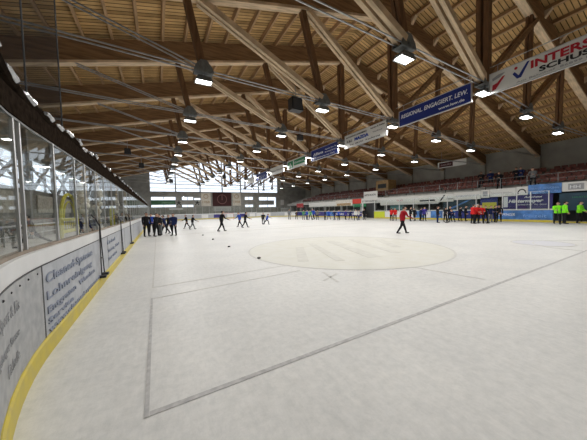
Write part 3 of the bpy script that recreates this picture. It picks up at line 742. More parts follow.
o = hang('deep blue hanging banner with white lettering', 6.9, 11.1, 6.83, 7.74, M_NAVY)
text('REGIONAL. ENGAGIERT. LEW.', (hx, 10.95, 7.28), (0,-1,0), M_WTEXT, o, width=3.9, size=.33, shear=.15, bold=.01)
text('www.lew.de', (hx, 8.55, 6.98), (0,-1,0), M_WTEXT, o, width=1.35, size=.2, bold=.01)
o = hang('white hanging banner with black and blue lettering', 12.15, 16.45, 6.62, 7.6, M_SIGNW)
text('AUTOHAUS LANDSBERG', (hx, 16.3, 7.37), (0,-1,0), M_BTEXT, o, width=2.3, size=.15, bold=.02); text('Service & Reifen', (hx, 13.6, 7.40), (0,-1,0), M_BTEXT, o, width=1.3, size=.16)
text('MAZDA', (hx, 15.3, 7.0), (0,-1,0), mat('print_blue', (.02,.06,.35)), o, width=1.5, size=.32, bold=.05); text('K&S', (hx, 16.2, 7.0), (0,-1,0), M_BTEXT, o, width=.6, size=.26)
text('Tel. 08191  Kaufering', (hx, 15.9, 6.72), (0,-1,0), M_BTEXT, o, width=3.2, size=.16); text('Verkauf', (hx, 13.4, 7.1), (0,-1,0), M_GREY, o, width=.9, size=.14)
o = hang('violet blue hanging banner with pale lines of text', 17.4, 21.7, 6.5, 7.5, M_NAVY)
text('Allianz', (hx, 21.3, 6.95), (0,-1,0), M_WTEXT, o, width=1.7, size=.35, bold=.02); text('Agentur fuer Sie', (hx, 19.3, 7.15), (0,-1,0), M_WTEXT, o, width=1.7, size=.16); text('Beratung Service', (hx, 19.3, 6.9), (0,-1,0), M_WTEXT, o, width=1.7, size=.16)
text('Versicherung vor Ort', (hx, 21.3, 6.62), (0,-1,0), M_WTEXT, o, width=3.4, size=.16)
o = hang('green and white hanging banner', 22.8, 27.1, 6.45, 7.4, M_SIGNW)
MB().box(hx-.004, 22.95, 6.7, hx, 25.4, 7.3).build('green_field', M_GREEN, o); MB().box(hx-.004, 25.6, 6.55, hx, 26.9, 7.3).build('green_field', M_GREEN, o)
text('A', (hx-.006, 26.6, 6.7), (0,-1,0), M_WTEXT, o, width=.7, size=.6); text('Druckerei', (hx-.006, 25.2, 6.9), (0,-1,0), M_WTEXT, o, width=2, size=.3)
o = hang('pale grey hanging banner between the green and the far blue one', 28.1, 32.4, 6.45, 7.35, M_SIGNW); text('Sanitaer Heizung', (hx, 32.2, 6.8), (0,-1,0), M_GREY, o, width=3.8, size=.35)
o = hang('dark blue hanging banner, farthest coloured one of the row', 33.4, 37.7, 6.3, 7.3, M_NAVY); text('BANK', (hx, 37, 6.6), (0,-1,0), M_GTEXT, o, width=3, size=.5)
o = hang('plain white hanging banner at the far end of the row', 38.8, 43.0, 6.3, 7.2, M_SIGNW)

# loudspeakers and dark boxes hung from trusses
def speaker(label, p, s, h):
    r = thing('loudspeaker', label, 'loudspeaker', p)
    f = MB(); f.prism([Vector((-s,-s*.7,-s)), Vector((s,-s*.7,-s)), Vector((s*.9,-s*.5,s)), Vector((-s*.9,-s*.5,s))], (0,s*1.4,0)); f.build('cabinet', M_SPK, r)
    MB().box(-s*.8, -s*.78, -s*.8, s*.8, -s*.7, s*.75).build('grille', mat('grille', (.04,.04,.045), .7), r)
    MB().beam((0,0,s), (0,0,s+h), .04, .04, (1,0,0)).build('hanger', M_STEEL, r)
speaker('black loudspeaker hung left of the blue banner beneath the third truss', (6.6, 11.65, 7.15), .33, .6)
speaker('black loudspeaker hung beside the middle node of the fourth truss', (9.9, 16.9, 7.2), .22, .5)
speaker('small black loudspeaker high over the left boards in the distance', (-2.2, TY[5], 7.35), .26, .65)
speaker('second black loudspeaker over the left boards, farther off', (-1.4, TY[6], 7.0), .26, .9)
speaker('black loudspeaker hanging far off against the gable window', (8.9, TY[7], 6.85), .28, .6)
speaker('black loudspeaker below the gable glazing near the left', (2.0, TY[8], 6.55), .28, .65)

# pale vent panel in the right roof slope
r = thing('roof_vent', 'grey translucent vent panel set in the right roof slope', 'vent')
zz = lambda x: roofR(x)+RH-.12
f = MB(); f.prism([Vector((16.2,5.6,zz(16.2))), Vector((17.9,5.6,zz(17.9))), Vector((17.9,5.6,zz(17.9)+.05)), Vector((16.2,5.6,zz(16.2)+.05))], (0,2.0,0)); f.build('vent_panel', mat('vent_grey', (.34,.38,.40), .5), r)

# ------------------------------------------------------------------ end wall furniture
def epanel(name, label, cat, x0, x1, z0, z1, m, group=None, y=Y1-.12):
    t = thing(name, label, cat, group=group); MB().box(x0, y, z0, x1, y+.06, z1).build('cloth', m, t); return t
o = epanel('wall_banner', 'large dark red banner with round emblem on the end wall', 'banner', 11.6, 16.1, 2.95, 6.25, M_DRED)
f = MB()
for i in range(20):
    a, b = 2*PI*i/20, 2*PI*(i+1)/20; f.beam((13.85+1.1*math.cos(a), Y1-.125, 4.6+1.1*math.sin(a)), (13.85+1.1*math.cos(b), Y1-.125, 4.6+1.1*math.sin(b)), .01, .16)
f.build('round_emblem', mat('emblem_red', (.22,.10,.10)), o); MB().box(13.75, Y1-.13, 4.4, 13.95, Y1-.12, 5.6).build('emblem_bar', mat('emblem_red', (.2,.1,.1)), o)
for x0, x1, lab in ((9.0, 11.2, 'cream banner with pale emblem left of the dark red one'), (16.4, 18.5, 'cream banner with pale emblem right of the dark red one')):
    o = epanel('wall_banner', lab+' on the end wall', 'banner', x0, x1, 3.0, 6.15, M_CREAM)
    f = MB(); c = (x0+x1)/2
    for i in range(16):
        a, b = 2*PI*i/16, 2*PI*(i+1)/16; f.beam((c+.5*math.cos(a), Y1-.125, 5.3+.5*math.sin(a)), (c+.5*math.cos(b), Y1-.125, 5.3+.5*math.sin(b)), .01, .12)
    f.build('emblem', M_TAN, o); text('1968', (c-.8, Y1-.125, 3.7), (1,0,0), M_TAN, o, width=1.6, size=.8)
o = epanel('wall_banner', 'green banner with pale lettering on the end wall at the left', 'banner', -1.2, 3.5, 3.4, 4.42, mat('banner_green', (.06,.16,.09), .6), y=Y1-.1); text('STADTWERKE', (.8, Y1-.105, 3.6), (1,0,0), mat('print_pale_green', (.3,.5,.35)), o, width=2.5, size=.55)
for x0, x1, lab in ((3.62, 4.85, 'grey panel with black figure between the left end windows'), (7.32, 8.9, 'grey panel with black figure beside the cream banner')):
    o = epanel('wall_banner', lab, 'banner', x0, x1, 3.1, 4.45, M_CONC)
    f = MB(); c = (x0+x1)/2
    f.beam((c-.4,Y1-.125,3.3), (c+.1,Y1-.125,4.1), .01, .2).beam((c+.4,Y1-.125,3.3), (c-.1,Y1-.125,3.9), .01, .2).beam((c-.5,Y1-.125,4.0), (c+.5,Y1-.125,3.8), .01, .16).ell((c,Y1-.125,4.2), .14, .01, .14)
    f.build('black_figure', M_BTEXT, o)
o = epanel('wall_banner', 'pale grey sign under the dark red banner', 'banner', 11.8, 16.0, 1.7, 2.8, mat('pale_grey', (.5,.52,.52))); text('EISSTADION', (12.2, Y1-.125, 2.0), (1,0,0), M_GREY, o, width=3.4, size=.5)
o = epanel('wall_banner', 'small white sign low on the end wall at the left', 'banner', 2.2, 5.0, 2.3, 2.6, M_WHITE)
o = epanel('wall_banner', 'grey sign board within the right end window strip', 'banner', 24.2, 27.5, 3.15, 4.2, mat('mid_grey', (.28,.29,.28)))
o = epanel('wall_banner', 'white sheet on the end wall at the far right corner', 'banner', 29.6, 33.6, .9, 2.2, M_WHITE)
o = epanel('wall_banner', 'tall narrow white sheet on the dark end wall right of the windows', 'banner', 29.6, 30.6, 3.0, 4.4, M_WHITE)
# standing terrace with rails at the end
et = thing('end_terrace', 'low grey standing terrace with railings behind the far boards', 'terrace')
for i in range(3): MB().box(XL+2, BE+1.6+i*.7, 0, 33, BE+2.3+i*.7, .35+i*.35).build('step', M_CONC, et)
for i in range(22): MB().box(-3+i*1.6, BE+1.7, .35, -2.94+i*1.6, BE+1.76, 1.75).build('rail_post', M_MUNT, et)
for z in (1.05, 1.4, 1.75): MB().box(-3, BE+1.7, z-.02, 30.7, BE+1.76, z+.02).build('rail', M_MUNT, et)

# ------------------------------------------------------------------ left of the boards
# crossed braces added to mimic roof trusses mirrored in the rink glass
for k in range(11):
    y = 4+5.27*k
    r = thing('mirrored_brace', 'grey crossed frame mimicking mirrored trusses at the left window band, %s from the near end' % ORD[k], 'mirrored brace', group='mirrored truss shapes on the left wall')
    MB().beam((XL+.2, y, 0), (XL+.2, y, 8.1), .3, .3, (1,0,0)).build('column', M_MUNT, r)
    MB().beam((XL+.25, y+.2, 3.3), (XL+.25, y+5.0, 6.4), .14, .22, (1,0,0)).build('diagonal_brace', M_MUNT, r)
    MB().beam((XL+.28, y+.2, 5.4), (XL+.28, y+5.0, 3.5), .1, .14, (1,0,0)).build('diagonal_brace', M_MUNT, r)
for k, (y, l) in enumerate(((11.5,3.2),(16.5,3.0),(21.5,3.6),(27,3.8),(33,4.2))):  # panels added to mimic end wall banners mirrored in the rink glass
    o = thing('mirrored_panel', 'pale patterned panel mimicking mirrored banners beyond the left glass, %s from the near end' % ORD[k], 'panel', group='pale panels on the left wall')
    MB().box(XL+.02, y, 1.9, XL+.1, y+l, 3.3).build('panel_face', mat('patterned_cream', (.36,.35,.30), .8, var=.5, scale=5, col2=(.58,.56,.50)), o)
o = thing('barrier_rail', 'low white barrier rail beyond the left glass', 'barrier')
for k in range(20): MB().box(-7.3, 6+k*2.6, 0, -7.24, 6.06+k*2.6, 1.15).build('post', M_ALU, o)
MB().box(-7.32, 6, 1.05, -7.22, 57, 1.15).build('rail', M_WHITE, o)
MB().box(-7.3, 6, .5, -7.24, 57, .56).build('rail', M_ALU, o)
# yellow arched frames behind the glass
def yellow_arch(p, s, zb, zt, lab):
    r = thing('training_goal', lab, 'goal', p)
    pts = [(0, s*math.cos(a), zb+(zt-zb)*math.sin(a)) for a in [PI*i/12 for i in range(13)]]
    MB().tube([(0, s, .0)]+pts+[(0, -s, .0)], .055, 6).build('arched_frame', M_YFR, r)
    MB().tube([(0, s*.7, zb)]+[(0, q[1]*.7, zb+(q[2]-zb)*.7) for q in pts[1:-1]]+[(0, -s*.7, zb)], .03, 6).build('inner_arch', M_YFR, r)
    f = MB().box(-.02, -s, zb-.5, .02, s, zb-.38).box(-.02, -s, zb-.06, .02, s, zb+.04)
    for k in range(1, 8): f.beam((0, -s+k*s/4, zb-.45), (0, -s+k*s/4, zb), .02, .04, (1,0,0))
    f.build('lower_grid', M_YFR, r)
yellow_arch((-3.0, 12.6, 0), 1.0, 1.5, 2.45, 'yellow arched training goal standing behind the left glass')
yellow_arch((-2.3, 17.5, 0), .6, 1.4, 2.1, 'smaller yellow arched goal farther along behind the left glass')
# tan posts with white bundles
def bundle_post(p, h, lab):
    r = thing('padded_post', lab, 'post', p)
    MB().beam((0,0,0), (0,0,h), .13, .13, (1,0,0)).build('post_shaft', mat('pale_post', (.50,.42,.30), .7), r)
    f = MB()
    for k in range(6): f.ell((random.uniform(-.12,.12), random.uniform(-.2,.2), h*.42+k*.2), .16, .2, .15, 8, 6)
    f.build('cloth_bundle', M_CREAM, r, True)
    MB().beam((-.05,-.4,h*.75), (.05,.4,h*.75), .05, .05, (0,0,1)).build('cross_bar', M_TAN, r)
for k, (px, Y, h) in enumerate(((85, 13.0, 4.3), (97.5, 16.2, 4.3), (117, 25.0, 4.3), (125, 31.0, 4.3))):
    d = ray(px, 200); tt = Y/d.y
    bundle_post((d.x*tt, Y, 0), h, 'tan post with cream cloth bundle behind the left glass, %s from the near end' % ORD[k])

# black A-shaped stands leaning at the left boards
def a_stand(y, lab):
    r = thing('folding_stand', lab, 'stand', (BL+.0, y, 0))
    for s in (-.16, .16):
        f = MB(); f.tube([(.045, s, .27), (.03, s*.35, 1.1), (.03, s*.12, 1.42)], .012, 6); f.build('leg', M_BLACK, r)
        MB().box(.005, s-.07, .215, .13, s+.07, .265).build('rubber_foot', M_BLACK, r)
    MB().beam((.04,-.12,.65), (.04,.12,.65), .02, .02, (0,0,1)).build('cross_bar', M_BLACK, r)
    f = MB(); f.tube([(.02, 0, 1.40), (-.02, -.12, 1.56), (-.06, -.35, 1.66), (-.08, -.6, 1.62)], .016, 6); f.build('curved_handle', M_BLACK, r)
a_stand(atX(104,264,BL+.07).y, 'black A shaped stand set against the left boards, nearest one')
a_stand(atX(123.5,247,BL+.07).y, 'black A shaped stand set against the left boards, middle one')
a_stand(atX(132,239,BL+.07).y, 'black A shaped stand set against the left boards, farthest one')

# pucks
for (px, py), lab in (((259,258.6), 'black puck on the ice beside the big circle, nearest of the pucks'), ((229,247), 'black puck on the ice, second nearest'), ((213,239.6), 'black puck on the ice, second farthest'), ((203,235.4), 'black puck on the ice, farthest from the camera')):
    p = ground(px, py); o = MB().lathe((0,0,0), [(.055,0),(.06,.006),(.06,.04),(.055,.046)], 14).build('hockey_puck', M_BLACK); o.location = p+Vector((0,0,.004)); tag(o, lab, 'puck', 'pucks on the ice')
# far goal
p = Vector((13.5, 54.2, 0)); r = thing('hockey_goal', 'red framed ice hockey goal at the far end', 'goal', p)
MB().tube([(-.92,0,0),(-.92,0,1.2),(.92,0,1.2),(.92,0,0)], .03, 6).build('goal_frame', M_RED, r)
MB().tube([(-.92,0,.03),(-.8,.9,.03),(.8,.9,.03),(.92,0,.03)], .02, 6).build('base_bar', M_RED, r)
f = MB()
for i in range(9):
    x = -.88+i*.22; f.tube([(x,.0,1.18),(x*.9,.4,1.1),(x*.87,.9,.04)], .006, 3)
for i in range(5): f.tube([(-.88,.1+i*.18,1.1-i*.24),(.88,.1+i*.18,1.1-i*.24)], .006, 3)
f.build('net', M_WHITE, r)

# ------------------------------------------------------------------ people
SKIN = mat('skin', (.55,.33,.24), .6)
def cloth(name, c): return mat(name, c, .85, var=.12, scale=9, spec=.15)
C_BLACK = cloth('cloth_black', (.014,.014,.017)); C_NAVY = cloth('cloth_navy', (.015,.025,.09)); C_BLUE = cloth('cloth_blue', (.03,.08,.42))
C_RED = cloth('cloth_red', (.52,.02,.02)); C_GREEN = cloth('cloth_neon_green', (.25,.85,.03)); C_GREY = cloth('cloth_grey', (.16,.17,.18)); C_WHITE = cloth('cloth_white', (.62,.62,.60))
C_PURP = cloth('cloth_purple', (.06,.045,.28)); C_DGREEN = cloth('cloth_green', (.08,.28,.14)); C_CRIM = cloth('cloth_crimson', (.30,.012,.02))
H_BROWN = mat('hair_brown', (.05,.03,.02), .7); H_BLACK = mat('hair_black', (.012,.011,.01), .7); H_HELM = mat('helmet_black', (.015,.015,.018), .3); H_WHITE = mat('helmet_white', (.6,.6,.62), .35)
EYE_M = mat('eye_dark', (.02,.015,.01), .3)
def limb(o, d1, l1, d2, l2):
    a = o+d1*l1; return a, a+d2*l2
def dirv(pitch, side=0.0):
    """unit vector hanging down, swung forward (+Y) by pitch and outward (+X) by side, degrees"""
    p, s = math.radians(pitch), math.radians(side)
    return Vector((math.sin(s), math.sin(p)*math.cos(s), -math.cos(p)*math.cos(s)))
POSES = {  # lean, hip drop, (thigh, knee, splay) L/R, (upper arm, elbow, out) L/R
 'stand':  dict(lean=2, L=(1,2,2), R=(1,2,2), A=(4,14,5), B=(2,12,5)),
 'front':  dict(lean=5, L=(4,8,3), R=(2,6,3), A=(14,70,4), B=(12,72,4)),
 'wide':   dict(lean=4, L=(6,10,8), R=(4,8,8), A=(8,30,8), B=(14,40,8)),
 'walk':   dict(lean=7, L=(19,6,2), R=(-15,12,2), A=(-16,20,5), B=(18,40,5)),
 'stride': dict(lean=10, L=(34,10,2), R=(-30,22,2), A=(-20,20,5), B=(22,40,5)),
 'skate':  dict(lean=18, L=(38,34,5), R=(-28,14,8), A=(30,40,12), B=(-20,30,14)),
 'crouch': dict(lean=34, L=(48,62,10), R=(44,58,10), A=(48,34,8), B=(50,34,8)),
 'point':  dict(lean=3, L=(3,5,6), R=(1,3,6), A=(74,10,12), B=(5,20,10)),
}
def build_body(pose):
    P = POSES[pose]; bm_pts = []; edges = []; rad = []; tags = []
    def add(p, r, parent=None, rx=None):
        bm_pts.append(Vector(p)); rad.append((rx or r, r)); i = len(bm_pts)-1
        if parent is not None: edges.append((parent, i))
        return i
    lean = math.radians(P['lean']); up = Vector((0, math.sin(lean), math.cos(lean)))
    legs = {}
    hipz = 0
    for s, k in ((-1,'L'), (1,'R')):
        th, kn, sp = P[k]; d1 = dirv(th, s*sp); d2 = dirv(th-kn, s*sp)
        legs[s] = (d1, d2); hipz = max(hipz, -(d1.z*.43+d2.z*.42)+.09)
    pel = Vector((0, 0, hipz+.04))
    segs = []  # (a, b, tag)
    i0 = add(pel, .115, None, .15)
    i1 = add(pel+up*.16, .115, i0, .145); i2 = add(pel+up*.34, .125, i1, .17); i3 = add(pel+up*.47, .09, i2, .14)
    nk = pel+up*.55; hd = nk+Vector((0, .02+.3*math.sin(lean)*.2, .06))
    i4 = add(nk, .05, i3); h1 = add(hd+Vector((0,.01,.02)), .075, i4, .068); h2 = add(hd+Vector((0,.012,.09)), .092, h1, .078); h3 = add(hd+Vector((0,.0,.16)), .066, h2, .06)
    segs += [(pel, pel+up*.5, 'top'), (nk+Vector((0,0,.02)), hd+Vector((0,0,.17)), 'skin')]
    hands = []
    for s, k in ((-1,'L'), (1,'R')):
        d1, d2 = legs[s]; hip = pel+Vector((s*.095, 0, -.05)); kn = hip+d1*.41; an = kn+d2*.40
        a = add(hip, .088, i0); b = add(hip.lerp(kn, .5), .075, a); c = add(kn, .056, b); d = add(kn.lerp(an, .35), .055, c); e = add(an, .04, d)
        fwd = Vector((s*.12, 1, 0)).normalized(); pitchv = min(0, d2.y)*.7; toe = an+Vector((fwd.x*.15, .15, -.045+pitchv*.0))
        f1 = add(an+Vector((0,-.03,-.045)), .042, e, .04); g = add(toe, .034, f1, .043)
        segs += [(hip, an+Vector((0,0,.05)), 'legs'), (an+Vector((0,-.03,-.03)), toe, 'shoe')]
        ua, el, out = P['A' if s < 0 else 'B']; sh = pel+up*.46+Vector((s*.19, 0, 0)); u = dirv(ua+P['lean']*.3, s*out); v = dirv(ua+el+P['lean']*.3, s*out*.4-s*(14 if el > 50 else 0))
        elb = sh+u*.29; wr = elb+v*.25; pm = wr+v*.055
        a = add(sh, .062, i3); b = add(sh.lerp(elb, .5), .052, a); c = add(elb, .043, b); d = add(wr, .03, c, .034); e = add(pm, .020, d, .036)
        segs += [(sh, wr-v*.01, 'top'), (wr+v*.012, pm+v*.1, 'skin')]
        hands.append((pm, v, s))
    me = bpy.data.meshes.new('b'); me.from_pydata([tuple(p) for p in bm_pts], edges, []); o = bpy.data.objects.new('b', me); COL.objects.link(o)
    m = o.modifiers.new('s', 'SKIN'); m.use_smooth_shade = True; m.branch_smoothing = .3
    for i, sv in enumerate(me.skin_vertices[0].data): sv.radius = rad[i]; sv.use_root = (i == 0)
    sb = o.modifiers.new('d', 'SUBSURF'); sb.levels = 2; sb.render_levels = 2
    dg = bpy.context.evaluated_depsgraph_get(); res = bpy.data.meshes.new_from_object(o.evaluated_get(dg)); bpy.data.objects.remove(o)
    bm = bmesh.new(); bm.from_mesh(res)
    idx = {'skin': 0, 'top': 1, 'legs': 2, 'shoe': 3}
    for fc in bm.faces:
        c = fc.calc_center_median(); best = None
        for a, b, t in segs:
            ab = b-a; q = max(0, min(1, (c-a).dot(ab)/ab.length_squared)); dd = (c-(a+ab*q)).length-(.09 if t == 'top' and abs(a.x) < .01 else 0)
            if t == 'top' and abs(a.x) < .01 and ((c-nk).dot(up) > -.005 or (c-pel).dot(up) < -.10): dd += 1
            if t == 'legs' and (c-pel).dot(up) > -.09 and c.z > pel.z-.12: dd += 1
            if best is None or dd < best[0]: best = (dd, t)
        fc.material_index = idx[best[1]]; fc.smooth = True
    bm.faces.ensure_lookup_table(); n0 = len(bm.faces)
    X = MB(); X.bm.free(); X.bm = bm
    for pm, v, s in hands:   # four fingers and a thumb, curled
        side = Vector((0,1,0)); side = (side-v*side.dot(v)).normalized(); inn = v.cross(side)*(1 if (v.cross(side)).x*s < 0 else -1)
        for k, ln in enumerate((.068, .078, .072, .056)):
            o_ = pm+side*(.028-.019*k)+v*.012; a = o_+v*ln*.5; b = a+(v*.75+inn*.55).normalized()*ln*.35; c = b+(v*.35+inn).normalized()*ln*.25
            X.tube([o_, a, b, c], .0095, 6, .0075)
        o_ = pm+side*.03-v*.03; a = o_+(side*.8+v*.6).normalized()*.035; X.tube([o_, a, a+(v+inn*.5).normalized()*.03], .0105, 6, .009)
    # nose, ears, mouth on the head
    c = hd+Vector((0,.012,.09))
    X.ell(c+Vector((0,.094,-.012)), .013, .018, .022, 8, 6); X.ell(c+Vector((-.079,0,-.005)), .012, .022, .032, 8, 6); X.ell(c+Vector((.079,0,-.005)), .012, .022, .032, 8, 6)
    bm.faces.ensure_lookup_table()
    for fc in bm.faces[n0:]: fc.material_index = 0; fc.smooth = True
    n1 = len(bm.faces)
    for sx in (-.03, .03): X.ell(c+Vector((sx,.082,.012)), .012, .010, .008, 8, 6)
    X.ell(c+Vector((0,.082,-.045)), .024, .010, .006, 8, 6)
    bm.faces.ensure_lookup_table()
    for fc in bm.faces[n1:]: fc.material_index = 4; fc.smooth = True
    zmin = min(v.co.z for v in bm.verts); zmax = max(v.co.z for v in bm.verts)
    for v in bm.verts: v.co.z -= zmin
    out = bpy.data.meshes.new('body'); bm.to_mesh(out); bm.free()
    for m_ in (SKIN, C_BLACK, C_BLACK, H_BLACK, EYE_M): out.materials.append(m_)
    # hair: cap over the skull
    hb = MB(); cc = c+Vector((0,-.012,.018-zmin)); r = bmesh.ops.create_uvsphere(hb.bm, u_segments=14, v_segments=10, radius=1)
    bmesh.ops.transform(hb.bm, matrix=Matrix.Translation(cc) @ Matrix.Diagonal((.088,.102,.098,1)), verts=r['verts'])
    bmesh.ops.delete(hb.bm, geom=[v for v in hb.bm.verts if v.co.z < cc.z+.035 and v.co.y > cc.y+.02 or v.co.z < cc.z-.075], context='VERTS')
    hm = bpy.data.meshes.new('hair'); hb.bm.to_mesh(hm); hb.bm.free()
    hm.materials.append(H_BROWN)
    for p in hm.polygons: p.use_smooth = True
    hpts = [pm+v*.05-Vector((0,0,zmin)) for pm, v, s in hands]
    return out, hm, zmax-zmin+.01, hpts
BODIES = {k: build_body(k) for k in POSES}
PLACED = []
def person(foot, h, top, legs, hair, pose, face, label, shoe=None, z=0, hname=None, group=None):
    """face: heading in degrees, 0 looks along +Y, 90 looks towards +X"""
    b, hm, H, hp = BODIES[pose]
    o = bpy.data.objects.new('person', b); COL.objects.link(o)
    std = BODIES['stand'][2]; sc = h/std
    o.scale = (sc*1.3, sc*1.38, sc); o.location = (foot[0], foot[1], z); o.rotation_euler = (0,0,-math.radians(face))
    for i, m in ((1, top), (2, legs), (3, shoe or H_BLACK)):
        o.material_slots[i].link = 'OBJECT'; o.material_slots[i].material = m
    nm = hname or ('helmet' if hair in (H_HELM, H_WHITE) else 'hair')
    c = bpy.data.objects.new(nm, hm); COL.objects.link(c); c.parent = o; c.material_slots[0].link = 'OBJECT'; c.material_slots[0].material = hair
    tag(o, label, 'person', group)
    PLACED.append((o, hp, sc)); return o
def px(fx, fy, hy, *a, **k):
    """person whose feet stand at ice point seen at (fx, fy) with height from the head line"""
    p = ground(fx, fy); hor = 213-.0249*(fx-158); h = EYE*(fy-hy)/(fy-hor); h = max(1.15, min(1.92, h))
    return person((p.x, p.y), h, *a, **k)
# left cluster by the boards
px(146.8,236.5,213, C_BLACK, C_BLACK, H_BLACK, 'stand', 150, 'person in black standing closest to the left boards')
px(151.8,232.5,214, C_BLUE, C_BLACK, H_BROWN, 'stand', 200, 'person in a bright blue jacket in the left cluster')
px(156.3,236.2,213.5, C_BLACK, C_BLACK, H_HELM, 'wide', 120, 'person in black with helmet standing right of the bright blue jacket')
px(161.0,235.0,214.5, C_BLACK, C_GREY, H_BLACK, 'front', 250, 'person in black with grey trousers in the middle of the left cluster')
px(165.2,234.0,215, C_NAVY, C_BLACK, H_BLACK, 'walk', 280, 'person in dark navy striding inside the left cluster')
px(169.3,233.0,215, C_BLACK, C_BLACK, H_HELM, 'wide', 200, 'person in black helmet standing wide at the back of the left cluster')
L7 = px(174.3,235.6,213.6, C_NAVY, C_BLACK, H_BLACK, 'stand', 215, 'person in navy on the right end of the left cluster')
px(187.0,228.3,214.8, C_BLACK, C_BLACK, H_BLACK, 'walk', 265, 'person in black walking left beyond the left cluster')
W2 = px(192.6,229.4,215, C_BLACK, C_GREY, H_BLACK, 'walk', 80, 'person in black striding right beyond the left cluster')
W3 = px(221.8,231.3,210.8, C_BLACK, C_BLACK, H_BLACK, 'walk', 80, 'person in black striding alone across the ice')
px(239.8,226.8,212.2, C_BLUE, C_BLACK, H_BROWN, 'walk', 260, 'person in blue top walking beside one in black')
W5 = px(245.3,227.6,212, C_BLACK, C_BLACK, H_BLACK, 'walk', 95, 'person in black walking right beside the blue top')
px(263.3,224.1,213, C_BLACK, C_BLACK, H_BLACK, 'stand', 180, 'person in black beside a bright blue skater far out')
px(266.6,224.6,213.3, C_BLUE, C_BLACK, H_HELM, 'skate', 100, 'skater in bright blue leaning forward far out on the ice')
# far middle row
px(289.4,219.4,209.3, C_GREY, C_GREY, H_BLACK, 'stand', 180, 'person in grey standing alone at the far right corner')
px(296.5,219.4,211, C_BLACK, C_BLACK, H_BLACK, 'front', 190, 'person in black just right of the lone grey one')
far = [(303.5,C_DGREEN,C_GREY,'green top at the left end of the far middle row'),(307,C_BLUE,C_NAVY,'blue top second in the far middle row'),(310.5,C_DGREEN,C_NAVY,'green top between two blue tops in the far row'),
 (313.6,C_BLUE,C_BLACK,'tall blue top in the far middle row'),(317.3,C_GREY,C_BLACK,'grey top right of the tall blue one'),(325,C_NAVY,C_BLACK,'dark navy top in the gap of the far middle row'),
 (329,C_BLUE,C_NAVY,'blue top right of the navy one in the gap'),(334.5,C_NAVY,C_NAVY,'all navy clothes in front of the white advert'),(338.7,C_BLUE,C_BLACK,'blue top with black trousers at the white advert'),
 (345.5,C_PURP,C_BLACK,'purple top left of the white shirts'),(350.5,C_NAVY,C_BLACK,'navy top just left of the white shirts')]
for i, (x, a, b, l) in enumerate(far):
    px(x, 219.6+(i % 3)*.25, 210.2-(1.5 if i == 3 else 0), a, b, (H_HELM, H_BLACK, H_BROWN)[i % 3], ('front','stand','wide','walk')[i % 4], (180,150,220,260)[i % 4], 'person with '+l)
px(355.6,220.3,209.8, C_WHITE, C_BLACK, H_WHITE, 'wide', 190, 'person in white jersey and white helmet by the tunnel')
px(358.6,219.9,210.2, C_WHITE, C_NAVY, H_HELM, 'front', 160, 'person in white jersey and dark helmet by the tunnel')
px(364.0,219.8,209.0, C_BLACK, C_BLACK, H_BLACK, 'stand', 190, 'person in black standing at the tunnel entrance')
# red coach
RM = px(402.5,233.6,206.4, C_CRIM, C_BLACK, H_BLACK, 'walk', 118, 'person in a crimson jacket and black trousers striding over the ice alone')
px(391.2,220.6,208.4, C_RED, C_BLACK, H_BROWN, 'front', 90, 'person in red bending in behind the striding crimson jacket, left one')
px(395.0,220.6,208.2, C_RED, C_BLACK, H_BLACK, 'stand', 250, 'person in red right behind the striding crimson jacket, right one')
px(410.3,221.1,207.3, C_BLACK, C_BLACK, H_BLACK, 'stand', 150, 'person in black right of the crimson jacket, left of a pair')
px(414.6,221.0,208.0, C_BLACK, C_BLACK, H_BROWN, 'walk', 270, 'person in black right of the crimson jacket, right of a pair')
px(420.4,220.9,208.0, C_NAVY, C_BLACK, H_HELM, 'front', 120, 'person in navy beside the purple jacket')
px(424.4,220.9,207.2, C_PURP, C_BLACK, H_BROWN, 'stand', 210, 'person in a purple jacket at the right boards')
B1 = px(437.5,222.8,206.6, C_BLACK, C_NAVY, H_BLACK, 'stand', 140, 'person in black standing alone between the two right groups')
px(445.2,221.8,207.4, C_BLACK, C_BLACK, H_HELM, 'front', 100, 'person in black helmet at the left of the dark trio')
px(449.4,221.4,206.4, C_BLACK, C_BLACK, H_BLACK, 'wide', 190, 'person in black in the middle of the dark trio')
px(453.0,221.9,207.6, C_NAVY, C_BLACK, H_BLACK, 'crouch', 260, 'person in navy crouching at the right of the dark trio')
px(459.7,221.0,207.0, C_BLACK, C_BLACK, H_BLACK, 'wide', 120, 'person in black left of the red jerseys, nearer the trio')
px(465.4,221.1,206.0, C_BLACK, C_BLACK, H_HELM, 'stand', 160, 'person in black helmet directly left of the red jerseys')
R1 = px(472.6,223.6,204.6, C_RED, C_BLACK, H_HELM, 'front', 120, 'person in red jersey and black helmet, left of the red three')
px(476.4,223.2,204.6, C_RED, C_BLACK, H_WHITE, 'wide', 180, 'person in red jersey and white helmet, middle of the red three')
px(480.8,223.4,205.2, C_RED, C_BLACK, H_BROWN, 'front', 240, 'person in red jersey without helmet, right of the red three')
px(485.4,222.8,206.0, C_BLACK, C_BLACK, H_BLACK, 'stand', 230, 'person in black directly right of the red jerseys')
px(490.2,222.3,206.0, C_NAVY, C_GREY, H_BROWN, 'front', 200, 'person in navy with grey trousers right of the red jerseys')
px(494.6,222.2,205.6, C_BLACK, C_BLACK, H_BROWN, 'wide', 160, 'person in black second from the right end of the large group')
px(499.0,222.0,205.4, C_BLACK, C_BLACK, H_BLACK, 'stand', 250, 'person in black at the right end of the large group')
G1 = px(557.2,223.6,202.4, C_GREEN, C_BLACK, H_BLACK, 'front', 240, 'person in neon green bib, left one of the three coaches')
px(564.2,223.8,201.8, C_GREEN, C_BLACK, H_BLACK, 'stand', 150, 'person in neon green bib, middle one of the three coaches')
px(579.0,223.2,201.8, C_GREEN, C_BLACK, H_HELM, 'wide', 190, 'person in neon green bib, right one of the three coaches')
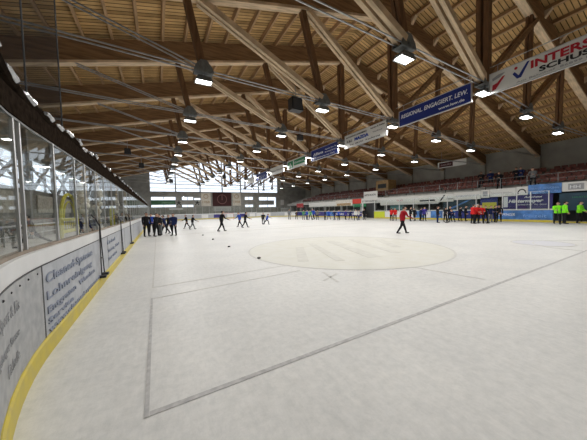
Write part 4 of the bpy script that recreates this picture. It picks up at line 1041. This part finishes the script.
# spectators on the stand
for x, row, c, l in ((481.5,1,C_BLACK,'leftmost of the three in dark clothes'), (490.8,1,C_NAVY,'middle one of the three in dark clothes'), (499.5,0,C_BLACK,'rightmost of the three in dark clothes'), (516.5,1,C_BLACK,'left of the pair in black'), (521,1,C_NAVY,'right of the pair, in navy'), (533,0,C_GREY,'one in grey standing alone at the right')):
    X = SX+.15+row*1.2+.3; p = atX(x, 180, X); person((X, p.y), 1.75, c, C_BLACK, H_BLACK, 'front', 270, 'spectator standing on the grandstand, '+l, z=SZ+row*.36)
# walker added behind the left glass to mimic a skater's reflection
person((-6.0, 18.6), 1.78, C_BLACK, C_BLACK, H_BLACK, 'stride', 252, 'person in black added behind the near left glass as a mirrored skater')
person((-3.6, 17.5), 1.75, C_NAVY, C_BLACK, H_BLACK, 'stand', 120, 'person in navy standing beside the yellow goal behind the glass')
person((-2.6, 24.5), 1.75, C_BLACK, C_BLACK, H_BLACK, 'front', 150, 'person in black farther along behind the left glass')

# hockey sticks held by some people
def stick(idx_obj, hand, lab):
    o, hp, sc = next(p for p in PLACED if p[0] == idx_obj)
    M = Matrix.Translation(o.location) @ o.rotation_euler.to_matrix().to_4x4() @ Matrix.Diagonal((*o.scale, 1))
    a = M @ hp[hand]; fwd = o.rotation_euler.to_matrix() @ Vector((0,1,0)); g = Vector((a.x, a.y, 0))+fwd*.45; g.z = .03
    r = thing('hockey_stick', lab, 'hockey stick', g)
    d = (a-g).normalized(); MB().beam((0,0,0), a-g+d*.25, .03, .022, (fwd.y,-fwd.x,0)).build('shaft', M_BTEXT if hand else M_TAN, r)
    s = Vector((fwd.x, fwd.y, 0)); MB().beam((0,0,.01), s*.28+Vector((0,0,.01)), .02, .07, (fwd.y,-fwd.x,0)).build('blade', M_BLACK, r)
stick(B1, 1, 'hockey stick held by the person in black standing alone')
stick(R1, 1, 'hockey stick held by the leftmost red jersey')
stick(G1, 1, 'hockey stick held by the left coach in green')
for m_ in list(bpy.data.meshes):
    if m_.users == 0: bpy.data.meshes.remove(m_)
